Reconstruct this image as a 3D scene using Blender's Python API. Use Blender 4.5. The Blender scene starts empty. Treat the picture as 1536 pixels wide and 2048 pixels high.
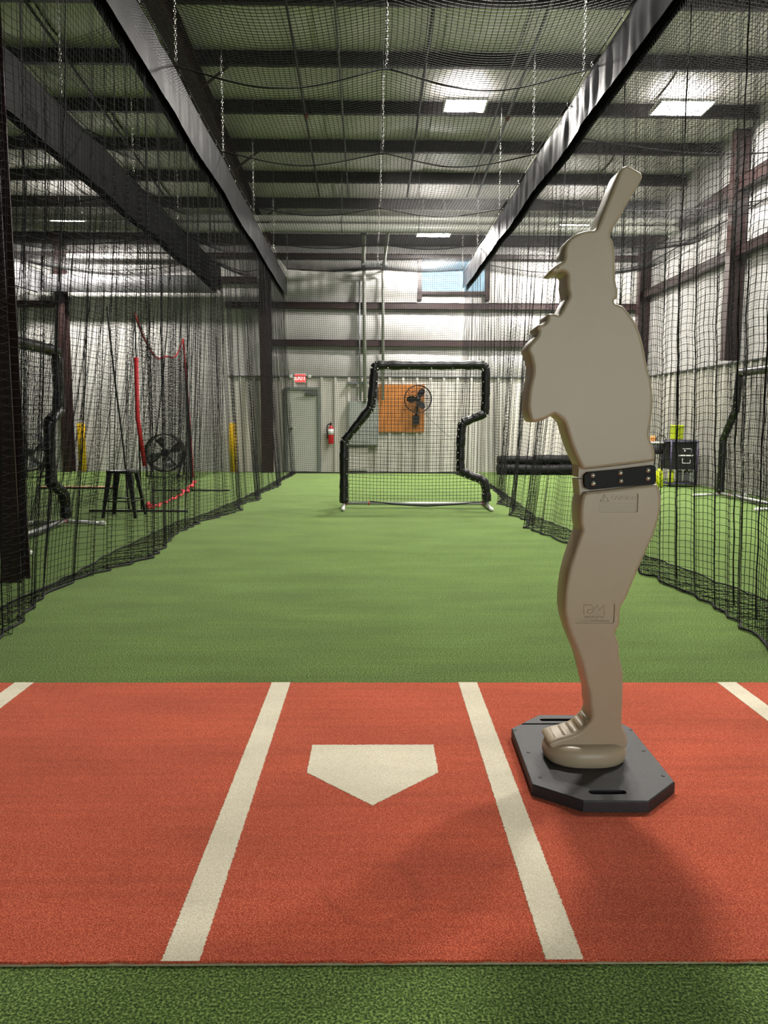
import bpy, bmesh, math, random
import numpy as np
from math import sin, cos, pi, radians
from mathutils import Matrix, Vector

random.seed(7); rng = np.random.default_rng(7)
sc = bpy.context.scene
COL = sc.collection

# ------------------------------------------------------------------ camera
FPX, PITCH, YAW, ROLL, CAMZ = 1525.9, 0.1191, 0.0175, -0.0035, 1.1595
def _basis():
    f = np.array([sin(YAW)*cos(PITCH), cos(YAW)*cos(PITCH), -sin(PITCH)])
    r = np.array([cos(YAW), -sin(YAW), 0.0]); d = np.cross(f, r)
    return cos(ROLL)*r + sin(ROLL)*d, -sin(ROLL)*r + cos(ROLL)*d, f
BR, BD, BF = _basis()
CAM = np.array([0, 0, CAMZ])
def ray(u, v): return BR*(u-768)/FPX + BD*(v-1024)/FPX + BF
def at_z(u, v, z=0.0):
    d = ray(u, v); return CAM + d*((z-CAMZ)/d[2])
def at_y(u, v, Y):
    d = ray(u, v); return CAM + d*(Y/d[1])
def at_x(u, v, X):
    d = ray(u, v); return CAM + d*(X/d[0])

cam = bpy.data.cameras.new('camera'); cam.sensor_fit = 'HORIZONTAL'; cam.sensor_width = 36
cam.lens = FPX/1536*36; cam.clip_start = 0.05; cam.clip_end = 200
co = bpy.data.objects.new('camera', cam); COL.objects.link(co)
M = Matrix.Identity(4)
for i in range(3):
    M[i][0], M[i][1], M[i][2], M[i][3] = BR[i], -BD[i], -BF[i], CAM[i]
co.matrix_world = M; sc.camera = co

# ------------------------------------------------------------------ world, exposure
w = bpy.data.worlds.new('world'); sc.world = w; w.use_nodes = True
bg = w.node_tree.nodes['Background']; bg.inputs[0].default_value = (1.0, 0.985, 0.96, 1); bg.inputs[1].default_value = 3.0
vs = sc.view_settings; vs.view_transform = 'Standard'; vs.look = 'None'; vs.gamma = 1; vs.use_curve_mapping = False
vs.exposure = 1.12
LAMP_W = 190.0          # watts per ceiling fixture

# ------------------------------------------------------------------ material helpers
def srgb(r, g, b):
    f = lambda c: (c/255/12.92) if c/255 <= .04045 else ((c/255+.055)/1.055)**2.4
    return (f(r), f(g), f(b), 1)
MATS = {}
def mat(name, col, rough=.6, metal=0.0, col2=None, nscale=8, namt=1.0, bump=0.0, bscale=60, stretch=None, detail=4, spec=.5, emit=None, estr=0, sheen=0):
    if name in MATS: return MATS[name]
    m = bpy.data.materials.new(name); m.use_nodes = True
    nt = m.node_tree; b = nt.nodes['Principled BSDF']
    c = srgb(*col); b.inputs['Base Color'].default_value = c
    b.inputs['Roughness'].default_value = rough; b.inputs['Metallic'].default_value = metal
    b.inputs['Specular IOR Level'].default_value = spec
    if sheen: b.inputs['Sheen Weight'].default_value = sheen
    if emit:
        b.inputs['Emission Color'].default_value = srgb(*emit); b.inputs['Emission Strength'].default_value = estr
    if col2 or bump:
        tc = nt.nodes.new('ShaderNodeTexCoord'); mp = nt.nodes.new('ShaderNodeMapping')
        nt.links.new(tc.outputs['Object'], mp.inputs[0])
        if stretch: mp.inputs['Scale'].default_value = stretch
    if col2:
        n = nt.nodes.new('ShaderNodeTexNoise'); n.inputs['Scale'].default_value = nscale; n.inputs['Detail'].default_value = detail
        nt.links.new(mp.outputs[0], n.inputs['Vector'])
        r = nt.nodes.new('ShaderNodeValToRGB'); r.color_ramp.elements[0].position = .5-.25/namt; r.color_ramp.elements[1].position = .5+.25/namt
        r.color_ramp.elements[0].color = c; r.color_ramp.elements[1].color = srgb(*col2)
        nt.links.new(n.outputs['Fac'], r.inputs[0]); nt.links.new(r.outputs[0], b.inputs['Base Color'])
    if bump:
        n = nt.nodes.new('ShaderNodeTexNoise'); n.inputs['Scale'].default_value = bscale; n.inputs['Detail'].default_value = 3
        nt.links.new(mp.outputs[0], n.inputs['Vector'])
        k = nt.nodes.new('ShaderNodeBump'); k.inputs['Strength'].default_value = bump; k.inputs['Distance'].default_value = .01
        nt.links.new(n.outputs['Fac'], k.inputs['Height']); nt.links.new(k.outputs[0], b.inputs['Normal'])
    MATS[name] = m; return m

MT = .010
_f = (at_z(624, 1491, MT)+at_z(867, 1489, MT))/2; _c = at_z(752, 1783, MT)
SCUFF = (float(_c[0]-_f[0]), float(_c[1]-_f[1]), .115)
def turf(name, dark, mid, light, fine, bump, rows=True, lo=.34, hi=.68):
    """Pile of short fibres: fine speckle, broad wear patches and faint tufting rows."""
    m = bpy.data.materials.new(name); m.use_nodes = True; nt = m.node_tree; N = nt.nodes; L = nt.links
    b = N['Principled BSDF']; b.inputs['Roughness'].default_value = .95; b.inputs['Specular IOR Level'].default_value = .12
    b.inputs['Sheen Weight'].default_value = .12; b.inputs['Sheen Roughness'].default_value = .5
    tc = N.new('ShaderNodeTexCoord')
    n1 = N.new('ShaderNodeTexNoise'); n1.inputs['Scale'].default_value = fine; n1.inputs['Detail'].default_value = 3; n1.inputs['Roughness'].default_value = .7
    L.new(tc.outputs['Object'], n1.inputs['Vector'])
    r = N.new('ShaderNodeValToRGB'); e = r.color_ramp.elements
    e[0].position = lo; e[0].color = srgb(*dark); e[1].position = hi; e[1].color = srgb(*light)
    k = r.color_ramp.elements.new(.5); k.color = srgb(*mid)
    L.new(n1.outputs['Fac'], r.inputs[0])
    n2 = N.new('ShaderNodeTexNoise'); n2.inputs['Scale'].default_value = 2.2; n2.inputs['Detail'].default_value = 5
    mp = N.new('ShaderNodeMapping'); mp.inputs['Scale'].default_value = (.6, 1.6, 1); L.new(tc.outputs['Object'], mp.inputs[0]); L.new(mp.outputs[0], n2.inputs['Vector'])
    mr = N.new('ShaderNodeMapRange'); mr.inputs[1].default_value = .3; mr.inputs[2].default_value = .7; mr.inputs[3].default_value = .84; mr.inputs[4].default_value = 1.12
    L.new(n2.outputs['Fac'], mr.inputs[0])
    hs = N.new('ShaderNodeHueSaturation'); L.new(r.outputs[0], hs.inputs['Color'])
    if rows:
        n3 = N.new('ShaderNodeTexNoise'); n3.inputs['Scale'].default_value = 1.0; n3.inputs['Detail'].default_value = 2
        m3 = N.new('ShaderNodeMapping'); m3.inputs['Scale'].default_value = (1.2, 34, 1); L.new(tc.outputs['Object'], m3.inputs[0]); L.new(m3.outputs[0], n3.inputs['Vector'])
        q = N.new('ShaderNodeMapRange'); q.inputs[1].default_value = .3; q.inputs[2].default_value = .7; q.inputs[3].default_value = .93; q.inputs[4].default_value = 1.07
        L.new(n3.outputs['Fac'], q.inputs[0])
        mm = N.new('ShaderNodeMath'); mm.operation = 'MULTIPLY'; L.new(mr.outputs[0], mm.inputs[0]); L.new(q.outputs[0], mm.inputs[1])
        L.new(mm.outputs[0], hs.inputs['Value'])
    else:
        L.new(mr.outputs[0], hs.inputs['Value'])
    if name == 'red_turf':          # faint round scuff worn into the pile in front of the plate
        sx, sy, sr = SCUFF
        gp = N.new('ShaderNodeVectorMath'); gp.operation = 'SUBTRACT'; gp.inputs[1].default_value = (sx, sy, MT); L.new(tc.outputs['Object'], gp.inputs[0])
        sp_ = N.new('ShaderNodeMapping'); sp_.inputs['Scale'].default_value = (1, .95, 0); L.new(gp.outputs[0], sp_.inputs[0])
        ln = N.new('ShaderNodeVectorMath'); ln.operation = 'LENGTH'; L.new(sp_.outputs[0], ln.inputs[0])
        nn = N.new('ShaderNodeTexNoise'); nn.inputs['Scale'].default_value = 9; L.new(tc.outputs['Object'], nn.inputs['Vector'])
        ad = N.new('ShaderNodeMath'); ad.operation = 'MULTIPLY_ADD'; ad.inputs[1].default_value = .05; L.new(nn.outputs['Fac'], ad.inputs[0]); L.new(ln.outputs['Value'], ad.inputs[2])
        d1 = N.new('ShaderNodeMath'); d1.operation = 'SUBTRACT'; d1.inputs[1].default_value = sr+.025; L.new(ad.outputs[0], d1.inputs[0])
        ab = N.new('ShaderNodeMath'); ab.operation = 'ABSOLUTE'; L.new(d1.outputs[0], ab.inputs[0])
        rr = N.new('ShaderNodeMapRange'); rr.inputs[1].default_value = 0; rr.inputs[2].default_value = .02; rr.inputs[3].default_value = .88; rr.inputs[4].default_value = 1; L.new(ab.outputs[0], rr.inputs[0])
        mx = N.new('ShaderNodeMix'); mx.data_type = 'RGBA'; mx.blend_type = 'MULTIPLY'; mx.inputs['Factor'].default_value = 1
        L.new(hs.outputs[0], mx.inputs[6]); L.new(rr.outputs[0], mx.inputs[7]); L.new(mx.outputs[2], b.inputs['Base Color'])
    else:
        L.new(hs.outputs[0], b.inputs['Base Color'])
    bp = N.new('ShaderNodeBump'); bp.inputs['Strength'].default_value = bump; bp.inputs['Distance'].default_value = .006
    L.new(n1.outputs['Fac'], bp.inputs['Height']); L.new(bp.outputs[0], b.inputs['Normal'])
    return m

M_GREEN = turf('green_turf', (32, 54, 16), (82, 113, 44), (156, 180, 102), 170, 1.0, lo=.38, hi=.63)
M_RED = turf('red_turf', (146, 50, 28), (202, 84, 56), (240, 138, 104), 320, .65, lo=.37, hi=.65)
M_WHITE = turf('white_turf', (214, 202, 172), (240, 230, 204), (252, 247, 230), 320, .5, rows=False)
M_BACKING = mat('turf_backing', (150, 138, 108), .9, col2=(176, 166, 136), nscale=60)
M_STEEL = mat('brown_steel', (40, 25, 24), .45, col2=(49, 31, 30), nscale=3)
M_DSTEEL = mat('dark_steel', (27, 23, 24), .5, col2=(34, 29, 30), nscale=2)
M_INSUL = mat('white_vinyl_insulation', (228, 224, 221), .38, col2=(211, 208, 204), nscale=1.3, bump=.25, bscale=9, stretch=(3, .6, 1))
M_INSULW = mat('white_wall_insulation', (193, 191, 187), .42, col2=(176, 175, 172), nscale=1.4, bump=.3, bscale=5, stretch=(3, 1, .5))
M_LINER = mat('white_liner_steel', (200, 197, 188), .45, col2=(191, 188, 180), nscale=2)
M_VINYL = mat('charcoal_vinyl', (38, 38, 41), .45, col2=(31, 31, 34), nscale=3, spec=.35, bump=.12, bscale=14, stretch=(1, 1, .3))
M_VINYLD = mat('black_vinyl', (13, 13, 14), .55, col2=(10, 10, 11), nscale=4, spec=.2)
M_VINYLW = mat('grey_vinyl', (104, 104, 106), .4)
M_PAD = mat('black_pad_vinyl', (17, 17, 18), .33, col2=(12, 12, 13), nscale=5, bump=.35, bscale=16)
M_NET = mat('black_net_twine', (12, 12, 13), .75, spec=.25)
M_NETW = mat('screen_net_twine', (14, 14, 15), .6)
M_ROPE = mat('black_rope', (22, 22, 23), .8)
M_GALV = mat('galvanised_steel', (172, 176, 178), .34, .85, col2=(150, 154, 156), nscale=14)
M_ALU = mat('brushed_aluminium', (196, 196, 194), .35, .6, col2=(176, 176, 176), nscale=6)
M_CAP = mat('white_plastic', (225, 225, 222), .4)
M_TAN = mat('tan_moulded_plastic', (182, 165, 140), .36, col2=(174, 157, 132), nscale=2.4, bump=.04, bscale=40)
M_BELT = mat('black_belt_plastic', (15, 12, 10), .6, spec=.3)
M_BASE = mat('black_rubber', (44, 44, 46), .55, col2=(36, 36, 38), nscale=30, bump=.12, bscale=160)
M_BLACK = mat('matt_black', (16, 16, 17), .6)
M_BLACKM = mat('black_painted_metal', (22, 22, 23), .4)
M_CHROME = mat('polished_steel', (215, 213, 208), .22, .9)
M_REDP = mat('red_trim', (192, 32, 40), .6)
M_PINK = mat('coral_fabric', (240, 78, 84), .7)
M_YEL = mat('yellow_paint', (230, 186, 20), .45)
M_LIME = mat('lime_plastic', (206, 222, 30), .45)
M_PLY = mat('orange_plywood', (196, 128, 58), .6, col2=(176, 108, 44), nscale=4, stretch=(6, 1, 1), detail=6)
M_GREY = mat('grey_paint', (150, 156, 150), .5)
M_DOOR = mat('grey_door_paint', (186, 188, 178), .5)
M_DOORF = mat('grey_frame_paint', (120, 126, 120), .5)
M_EXIT = mat('exit_sign_face', (230, 70, 74), .5, emit=(255, 60, 62), estr=1.1)
M_EXITL = mat('exit_sign_letters', (255, 170, 165), .5, emit=(255, 190, 180), estr=1.0)
M_FRED = mat('extinguisher_red', (186, 24, 28), .3)
M_WHITEP = mat('white_print', (232, 232, 232), .5)
M_BOARD = mat('tan_board', (205, 160, 116), .7, col2=(188, 140, 96), nscale=6)
M_DUCT = mat('white_pipe_wrap', (170, 172, 162), .3, col2=(156, 160, 148), nscale=2)
M_CAPG = mat('grey_white_conduit', (176, 175, 172), .45)
M_PURP = mat('dark_purple_frame', (52, 46, 74), .5)
M_BROWNC = mat('rust_coupler', (112, 66, 48), .7)
M_CONC = mat('grey_paint_dark', (92, 94, 94), .5)
M_LED = mat('led_tube', (255, 255, 255), .4, emit=(255, 252, 244), estr=14)
def glass_mat(nm, tint):
    m = bpy.data.materials.new(nm); m.use_nodes = True; nt = m.node_tree
    for n in list(nt.nodes):
        if n.type != 'OUTPUT_MATERIAL': nt.nodes.remove(n)
    o = [n for n in nt.nodes if n.type == 'OUTPUT_MATERIAL'][0]
    t = nt.nodes.new('ShaderNodeBsdfTransparent'); t.inputs[0].default_value = tint
    g = nt.nodes.new('ShaderNodeBsdfGlossy'); g.inputs['Roughness'].default_value = .02
    mx = nt.nodes.new('ShaderNodeMixShader'); mx.inputs[0].default_value = .06
    nt.links.new(t.outputs[0], mx.inputs[1]); nt.links.new(g.outputs[0], mx.inputs[2]); nt.links.new(mx.outputs[0], o.inputs[0])
    return m
M_GLASS = glass_mat('window_glass', (.93, .96, .97, 1)); M_TINT = glass_mat('tinted_window_glass', (.40, .50, .56, 1))  # the far pane's dark tint stands in for a dimmer sky

# ------------------------------------------------------------------ mesh helpers
class MB:
    def __init__(s): s.v = []; s.f = []; s.sm = []
    def add(s, vs_, fs, smooth=False):
        o = len(s.v); s.v += [tuple(map(float, p)) for p in vs_]
        for f in fs: s.f.append([o+i for i in f]); s.sm.append(smooth)
        return s
    def box(s, x0, x1, y0, y1, z0, z1):
        return s.add([(x0,y0,z0),(x1,y0,z0),(x1,y1,z0),(x0,y1,z0),(x0,y0,z1),(x1,y0,z1),(x1,y1,z1),(x0,y1,z1)],
                     [(0,3,2,1),(4,5,6,7),(0,1,5,4),(1,2,6,5),(2,3,7,6),(3,0,4,7)])
    def tube(s, path, r, n=8, caps=True, closed=False, smooth=True):
        P = [np.array(p, float) for p in path]; m = len(P)
        rs = r if hasattr(r, '__len__') else [r]*m
        T = []
        for i in range(m):
            a = P[i-1] if (i > 0 or closed) else P[i]; b = P[(i+1) % m] if (i < m-1 or closed) else P[i]
            t = b-a; T.append(t/(np.linalg.norm(t)+1e-12))
        ref = np.array([0,0,1.0]) if abs(T[0][2]) < .9 else np.array([1.0,0,0])
        nrm = ref - T[0]*(ref@T[0]); nrm /= np.linalg.norm(nrm)
        vs_ = []
        for i in range(m):
            nrm = nrm - T[i]*(nrm@T[i]); nrm /= np.linalg.norm(nrm)+1e-12
            bn = np.cross(T[i], nrm)
            for k in range(n):
                a = 2*pi*k/n; vs_.append(P[i] + rs[i]*(cos(a)*nrm + sin(a)*bn))
        fs = []
        for i in range(m if closed else m-1):
            j = (i+1) % m
            for k in range(n): fs.append((i*n+k, i*n+(k+1) % n, j*n+(k+1) % n, j*n+k))
        s.add(vs_, fs, smooth)
        if caps and not closed:
            o = len(s.v)-len(vs_); s.f.append([o+k for k in range(n-1,-1,-1)]); s.sm.append(False)
            s.f.append([o+(m-1)*n+k for k in range(n)]); s.sm.append(False)
        return s
    def lathe(s, prof, c=(0,0,0), n=20, axis='z', caps=True):
        vs_ = []
        for (r, h) in prof:
            for k in range(n):
                a = 2*pi*k/n; x, y = r*cos(a), r*sin(a)
                p = {'z': (x, y, h), 'y': (x, h, y), 'x': (h, x, y)}[axis]
                vs_.append((p[0]+c[0], p[1]+c[1], p[2]+c[2]))
        fs = [(i*n+k, i*n+(k+1) % n, (i+1)*n+(k+1) % n, (i+1)*n+k) for i in range(len(prof)-1) for k in range(n)]
        s.add(vs_, fs, True)
        o = len(s.v)-len(vs_)
        if not caps: return s
        if prof[0][0] > 1e-6: s.f.append([o+k for k in range(n)][::-1]); s.sm.append(False)
        if prof[-1][0] > 1e-6: s.f.append([o+(len(prof)-1)*n+k for k in range(n)]); s.sm.append(False)
        return s
    def sheet(s, P, smooth=True):
        a, b = P.shape[:2]
        fs = [(i*b+j, (i+1)*b+j, (i+1)*b+j+1, i*b+j+1) for i in range(a-1) for j in range(b-1)]
        return s.add(P.reshape(-1, 3), fs, smooth)
    def prism(s, poly, y0, y1):
        """poly: list of (x,z), extruded in y"""
        n = len(poly)
        vs_ = [(x, y0, z) for x, z in poly]+[(x, y1, z) for x, z in poly]
        fs = [tuple(range(n)), tuple(range(2*n-1, n-1, -1))]+[(i, i+n, (i+1) % n+n, (i+1) % n) for i in range(n)]
        return s.add(vs_, fs)
    def mesh(s, name, m):
        me = bpy.data.meshes.new(name); me.from_pydata(s.v, [], s.f)
        me.polygons.foreach_set('use_smooth', s.sm); me.materials.append(m)
        bm = bmesh.new(); bm.from_mesh(me); bmesh.ops.recalc_face_normals(bm, faces=bm.faces); bm.to_mesh(me); bm.free()
        me.update(); return me
    def build(s, name, m, parent=None, loc=None):
        return link(name, s.mesh(name, m), parent, loc)
def link(name, me, parent=None, loc=None, rot=None):
    o = bpy.data.objects.new(name, me); COL.objects.link(o)
    if parent is not None: o.parent = parent
    if loc is not None: o.location = loc
    if rot is not None: o.rotation_euler = rot
    return o
def tag(o, label, cat, group=None):
    o['label'] = label; o['category'] = cat
    if group: o['group'] = group
    return o
def thing(name, loc, label, cat, group=None, rz=0):
    o = bpy.data.objects.new(name, None); COL.objects.link(o); o.location = loc; o.rotation_euler = (0, 0, rz)
    o.empty_display_size = .1
    return tag(o, label, cat, group)
def structure(o): o['kind'] = 'structure'; return o
def copy_tree(o, parent=None):
    c = o.copy(); COL.objects.link(c)
    if parent is not None: c.parent = parent
    for ch in [x for x in bpy.data.objects if x.parent == o]: copy_tree(ch, c)
    return c
def mesh_np(name, V, Q, m, smooth=True):
    me = bpy.data.meshes.new(name)
    me.vertices.add(len(V)); me.vertices.foreach_set('co', np.ascontiguousarray(V, dtype=np.float32).ravel())
    me.loops.add(Q.size); me.loops.foreach_set('vertex_index', np.ascontiguousarray(Q, dtype=np.int32).ravel())
    me.polygons.add(len(Q)); me.polygons.foreach_set('loop_start', np.arange(0, Q.size, 4, dtype=np.int32))
    me.update(calc_edges=True); me.materials.append(m)
    if smooth: me.polygons.foreach_set('use_smooth', np.ones(len(Q), dtype=bool))
    return me
def strands(P, r, ref):
    """three-sided twine along P[strand, point, 3] -> verts, quads"""
    n, m = P.shape[:2]
    T = np.gradient(P, axis=1); T /= np.linalg.norm(T, axis=2, keepdims=True)+1e-9
    N = np.array(ref, float)[None, None] - T*(T@np.array(ref, float))[..., None]; N /= np.linalg.norm(N, axis=2, keepdims=True)+1e-9
    B = np.cross(T, N)
    V = np.stack([P + r*(cos(a)*N + sin(a)*B) for a in (0, 2*pi/3, 4*pi/3)], axis=2)
    idx = np.arange(n*m*3).reshape(n, m, 3)
    q = [np.stack([idx[:, :-1, k], idx[:, :-1, (k+1) % 3], idx[:, 1:, (k+1) % 3], idx[:, 1:, k]], axis=-1).reshape(-1, 4) for k in range(3)]
    return V.reshape(-1, 3), np.concatenate(q)
def join_np(parts):
    V, Q, o = [], [], 0
    for v, q in parts: V.append(v); Q.append(q+o); o += len(v)
    return np.concatenate(V), np.concatenate(Q)
def text_mesh(txt, size, depth, m, name, align='CENTER', bold=0.0):
    cu = bpy.data.curves.new(name, 'FONT'); cu.body = txt; cu.size = size; cu.extrude = depth; cu.align_x = align; cu.align_y = 'CENTER'; cu.offset = bold
    cu.resolution_u = 3
    o = bpy.data.objects.new('tmp_text', cu); COL.objects.link(o)
    dg = bpy.context.evaluated_depsgraph_get(); me = bpy.data.meshes.new_from_object(o.evaluated_get(dg))
    bpy.data.objects.remove(o); bpy.data.curves.remove(cu)
    me.name = name; me.materials.clear(); me.materials.append(m); return me
def smooth_closed(pts, k=3):
    P = np.array(pts, float); n = len(P); out = []
    for i in range(n):
        p0, p1, p2, p3 = P[i-1], P[i], P[(i+1) % n], P[(i+2) % n]
        for t in np.arange(k)/k:
            out.append(.5*((2*p1)+(-p0+p2)*t+(2*p0-5*p1+4*p2-p3)*t*t+(-p0+3*p1-3*p2+p3)*t**3))
    return np.array(out)
def smooth_open(pts, k=6):
    P = np.array(pts, float); n = len(P); out = []
    for i in range(n-1):
        p0, p1, p2, p3 = P[max(i-1, 0)], P[i], P[i+1], P[min(i+2, n-1)]
        for t in np.arange(k)/k:
            out.append(.5*((2*p1)+(-p0+p2)*t+(2*p0-5*p1+4*p2-p3)*t*t+(-p0+3*p1-3*p2+p3)*t**3))
    out.append(P[-1]); return np.array(out)

# ================================================================== ROOM SHELL
XL, XR, YB, YW = -11.0, 6.1, -5.2, 17.4          # left wall, right wall, rear, far wall
def zpur(y): return 6.90-.08*y                    # underside of the purlins (roof falls to the far eave)
PITCHY = 1.36
PUR = [16.66-PITCHY*k for k in range(16)]
RAFX = [-8.9, -2.45, 4.0-.0]

floor = structure(MB().add([(XL-.3,YB-.3,0),(XR+.3,YB-.3,0),(XR+.3,YW+.3,0),(XL-.3,YW+.3,0),(XL-.3,YB-.3,-.1),(XR+.3,YB-.3,-.1),(XR+.3,YW+.3,-.1),(XL-.3,YW+.3,-.1)],
    [(0,1,2,3),(7,6,5,4),(0,4,5,1),(1,5,6,2),(2,6,7,3),(3,7,4,0)]).build('floor', M_GREEN))

# ceiling: roof deck + insulation bays + purlins + rafters
deck = MB()
deck.add([(XL-.2,YB-.2,zpur(YB-.2)+.34),(XR+.2,YB-.2,zpur(YB-.2)+.34),(XR+.2,YW+.2,zpur(YW+.2)+.34),(XL-.2,YW+.2,zpur(YW+.2)+.34),
          (XL-.2,YB-.2,zpur(YB-.2)+.44),(XR+.2,YB-.2,zpur(YB-.2)+.44),(XR+.2,YW+.2,zpur(YW+.2)+.44),(XL-.2,YW+.2,zpur(YW+.2)+.44)],
         [(0,3,2,1),(4,5,6,7),(0,1,5,4),(1,2,6,5),(2,3,7,6),(3,0,4,7)])
ceiling = structure(deck.build('ceiling', M_INSULW))
PW = 1.71
def insul_panel(seed, L=PITCHY):
    g = np.random.default_rng(seed); nx, ny = 13, 11
    u = np.linspace(0, 1, nx); v = np.linspace(0, 1, ny); U, V = np.meshgrid(u, v, indexing='ij')
    ph = g.uniform(0, 6, 4)
    sag = .075*np.sin(pi*V)**.8*(1+.25*np.sin(5*U+ph[0])) + .012*np.sin(pi*V)*np.sin(19*U+ph[1]+1.5*V) + .02*np.abs(np.sin(pi*U))**.5
    Z = -.08*V*L - sag
    return MB().sheet(np.stack([U*PW, V*L, Z], -1)).mesh('insulation_panel', M_INSUL)
panels = [insul_panel(i) for i in range(6)]; panel_end = insul_panel(9, YW-PUR[0])
nX = int(round((XR-XL)/PW))
for k, y in enumerate(PUR):
    for i in range(nX):
        link('insulation_panel', panel_end if k == 0 else panels[(i*5+k*3) % 6], ceiling, (XL+i*PW, y, zpur(y)+.235))
pm = MB()    # Z purlin, underside at z=0
prof = [(-.005,0),(-.075,0),(-.075,.02),(-.07,.02),(-.07,.005),(-.005,.005),(-.005,.215),(-.0,.215),(.065,.215),(.065,.22),(-.0,.22),(0,.005),(0,0)]
pm = MB(); n = len(prof)
pv = [(XL, a, b) for a, b in prof]+[(XR, a, b) for a, b in prof]
pm.add(pv, [tuple(range(n-1,-1,-1)), tuple(range(n, 2*n))]+[(i, (i+1) % n, (i+1) % n+n, i+n) for i in range(n)])
pme = pm.mesh('purlin', M_DSTEEL)
for y in PUR: link('purlin', pme, ceiling, (0, y, zpur(y)))
def ibeam_y(x, ztop_off, h, fw, y0, y1):
    m = MB()
    for (a, b, c, d) in ((-fw/2, fw/2, -.014, 0), (-.006, .006, -h+.014, -.014), (-fw/2, fw/2, -h, -h+.014)):
        v = []
        for y in (y0, y1):
            z = zpur(y)+ztop_off
            v += [(x+a, y, z+c), (x+b, y, z+c), (x+b, y, z+d), (x+a, y, z+d)]
        m.add(v, [(0,1,2,3),(7,6,5,4),(0,4,5,1),(1,5,6,2),(2,6,7,3),(3,7,4,0)])
    return m
for x in (-8.9, -2.45): ibeam_y(x, -.002, .36, .2, YB+.1, YW-.25).build('rafter', M_STEEL, ceiling)
for y in PUR[::2]:
    for s in (-1, 1):
        m = MB(); z = zpur(y)
        m.tube([(-2.45+s*.02, y, z-.34), (-2.45+s*.55, y-.01, z+.06)], .022, 4, smooth=False); m.build('flange_brace', M_STEEL, ceiling)
# sag rods and straps running across the purlins
for (u, v, r, mt) in ((568, 0, .017, M_DSTEEL), (667, 15, .016, M_CONC), (863, 16, .02, M_DSTEEL), (1093, 20, .02, M_CONC), (1060, 20, .012, M_CONC), (60, 20, .02, M_DSTEEL), (-120, 20, .02, M_DSTEEL)):
    d = ray(u, v); t = (6.9-.02-CAMZ)/(d[2]+.08*d[1]); p = CAM+d*t
    m = MB(); m.tube([(p[0], 4.5, zpur(4.5)-.02), (p[0]+.02, 10.5, zpur(10.5)-.02), (p[0], 15.9, zpur(15.9)-.02)], r, 6)
    o = m.build('sag_rod', mt, ceiling)
    if u in (568, 1093):
        c = MB(); c.tube([(p[0]+.02, 12.5, zpur(12.5)-.02), (p[0]+.02, 12.62, zpur(12.62)-.02)], r*1.9, 6); c.build('coupler', M_BROWNC, o)

# ---- far wall, with the window opening
wl = at_y(843, 519, YW); wr = at_y(969, 586, YW)
WX0, WX1, WZ0, WZ1 = float(wl[0]), float(wr[0])+.02, float(wr[2]), float(wl[2])
m = MB()
ztop = zpur(YW)+.4
m.box(XL-.2, WX0, YW, YW+.2, 0, ztop); m.box(WX1, XR+.2, YW, YW+.2, 0, ztop); m.box(WX0, WX1, YW, YW+.2, 0, WZ0); m.box(WX0, WX1, YW, YW+.2, WZ1, ztop)
wall_back = structure(m.build('wall_back', M_INSULW))
m = MB(); m.box(XR, XR+.2, YB-.2, YW, 0, zpur(YB)+.5); wall_right = structure(m.build('wall_right', M_INSULW))
m = MB(); m.box(XL-.2, XL, YB-.2, YW, 0, zpur(YB)+.5); wall_left = structure(m.build('wall_left', M_INSULW))
RX0, RX1, RZ = .4, 5.2, 3.2
m = MB(); m.box(XL-.2, RX0, YB-.2, YB, 0, zpur(YB)+.5); m.box(RX1, XR+.2, YB-.2, YB, 0, zpur(YB)+.5); m.box(RX0, RX1, YB-.2, YB, RZ, zpur(YB)+.5); wall_rear = structure(m.build('wall_rear', M_INSULW))
# ribbed liner panels on the lower wall
LZ = 2.13
def liner_mesh(wd, h):
    rb = MB(); pts = []; x = 0; k = int(round(wd/.305))
    for i in range(k):
        x = i*.305
        pts += [(x, 0), (x+.235, 0), (x+.243, -.045), (x+.297, -.045)]
    pts += [(k*.305, 0)]
    P = np.array([[(a, b, z) for z in (0.0, h)] for a, b in pts]); rb.sheet(P, smooth=False)
    Q = np.array([[(a, y, h) for y in (b, .02)] for a, b in pts]); rb.sheet(Q, smooth=False)
    return rb.mesh('liner_panel', M_LINER)
lm = liner_mesh(.915, LZ)
xx = -3.2
while xx < XR-.3:
    link('liner_panel', lm, wall_back, (xx, YW-.022, 0)); xx += .915
yy = YB
while yy < YW-.9:
    link('liner_panel', lm, wall_right, (XR-.022, yy+.915, 0), (0, 0, -pi/2)); yy += .915
m = MB(); m.box(-3.2, XR, YW-.075, YW-.02, LZ, LZ+.02); m.build('liner_cap_trim', M_CONC, wall_back)
m = MB(); m.box(XR-.075, XR-.02, YB, YW-.05, LZ, LZ+.02); m.build('liner_cap_trim', M_CONC, wall_right)
# girts
def girt_x(z, h=.15, d=.16, m_=M_STEEL, x0=XL, x1=XR):
    g = MB(); g.box(x0, x1, YW-d, YW-.003, z-h/2, z-h/2+.012); g.box(x0, x1, YW-d, YW-d+.01, z-h/2+.012, z+h/2); g.box(x0, x1, YW-d, YW-.003, z+h/2-.012, z+h/2+.0)
    return g.build('girt', m_, wall_back)
zc = lambda v: float(at_y(700, v, YW-.16)[2])
girt_x(zc(611), .13, x0=-3.2); girt_x(zc(611), .13, x1=-6.7); girt_x(zc(686), .13, x0=-2.4); girt_x(zc(511), .09); girt_x(zc(478), .2, m_=M_DSTEEL); girt_x(zc(560), .12, x1=-2.5)
_z = zc(517); _m = MB(); _m.box(-6.6, -3.6, YW-.24, YW-.01, _z-.05, _z+.05); _m.build('reflection_strip', M_INSULW, wall_back)  # white strip standing in for light reflected along the beam
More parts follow.
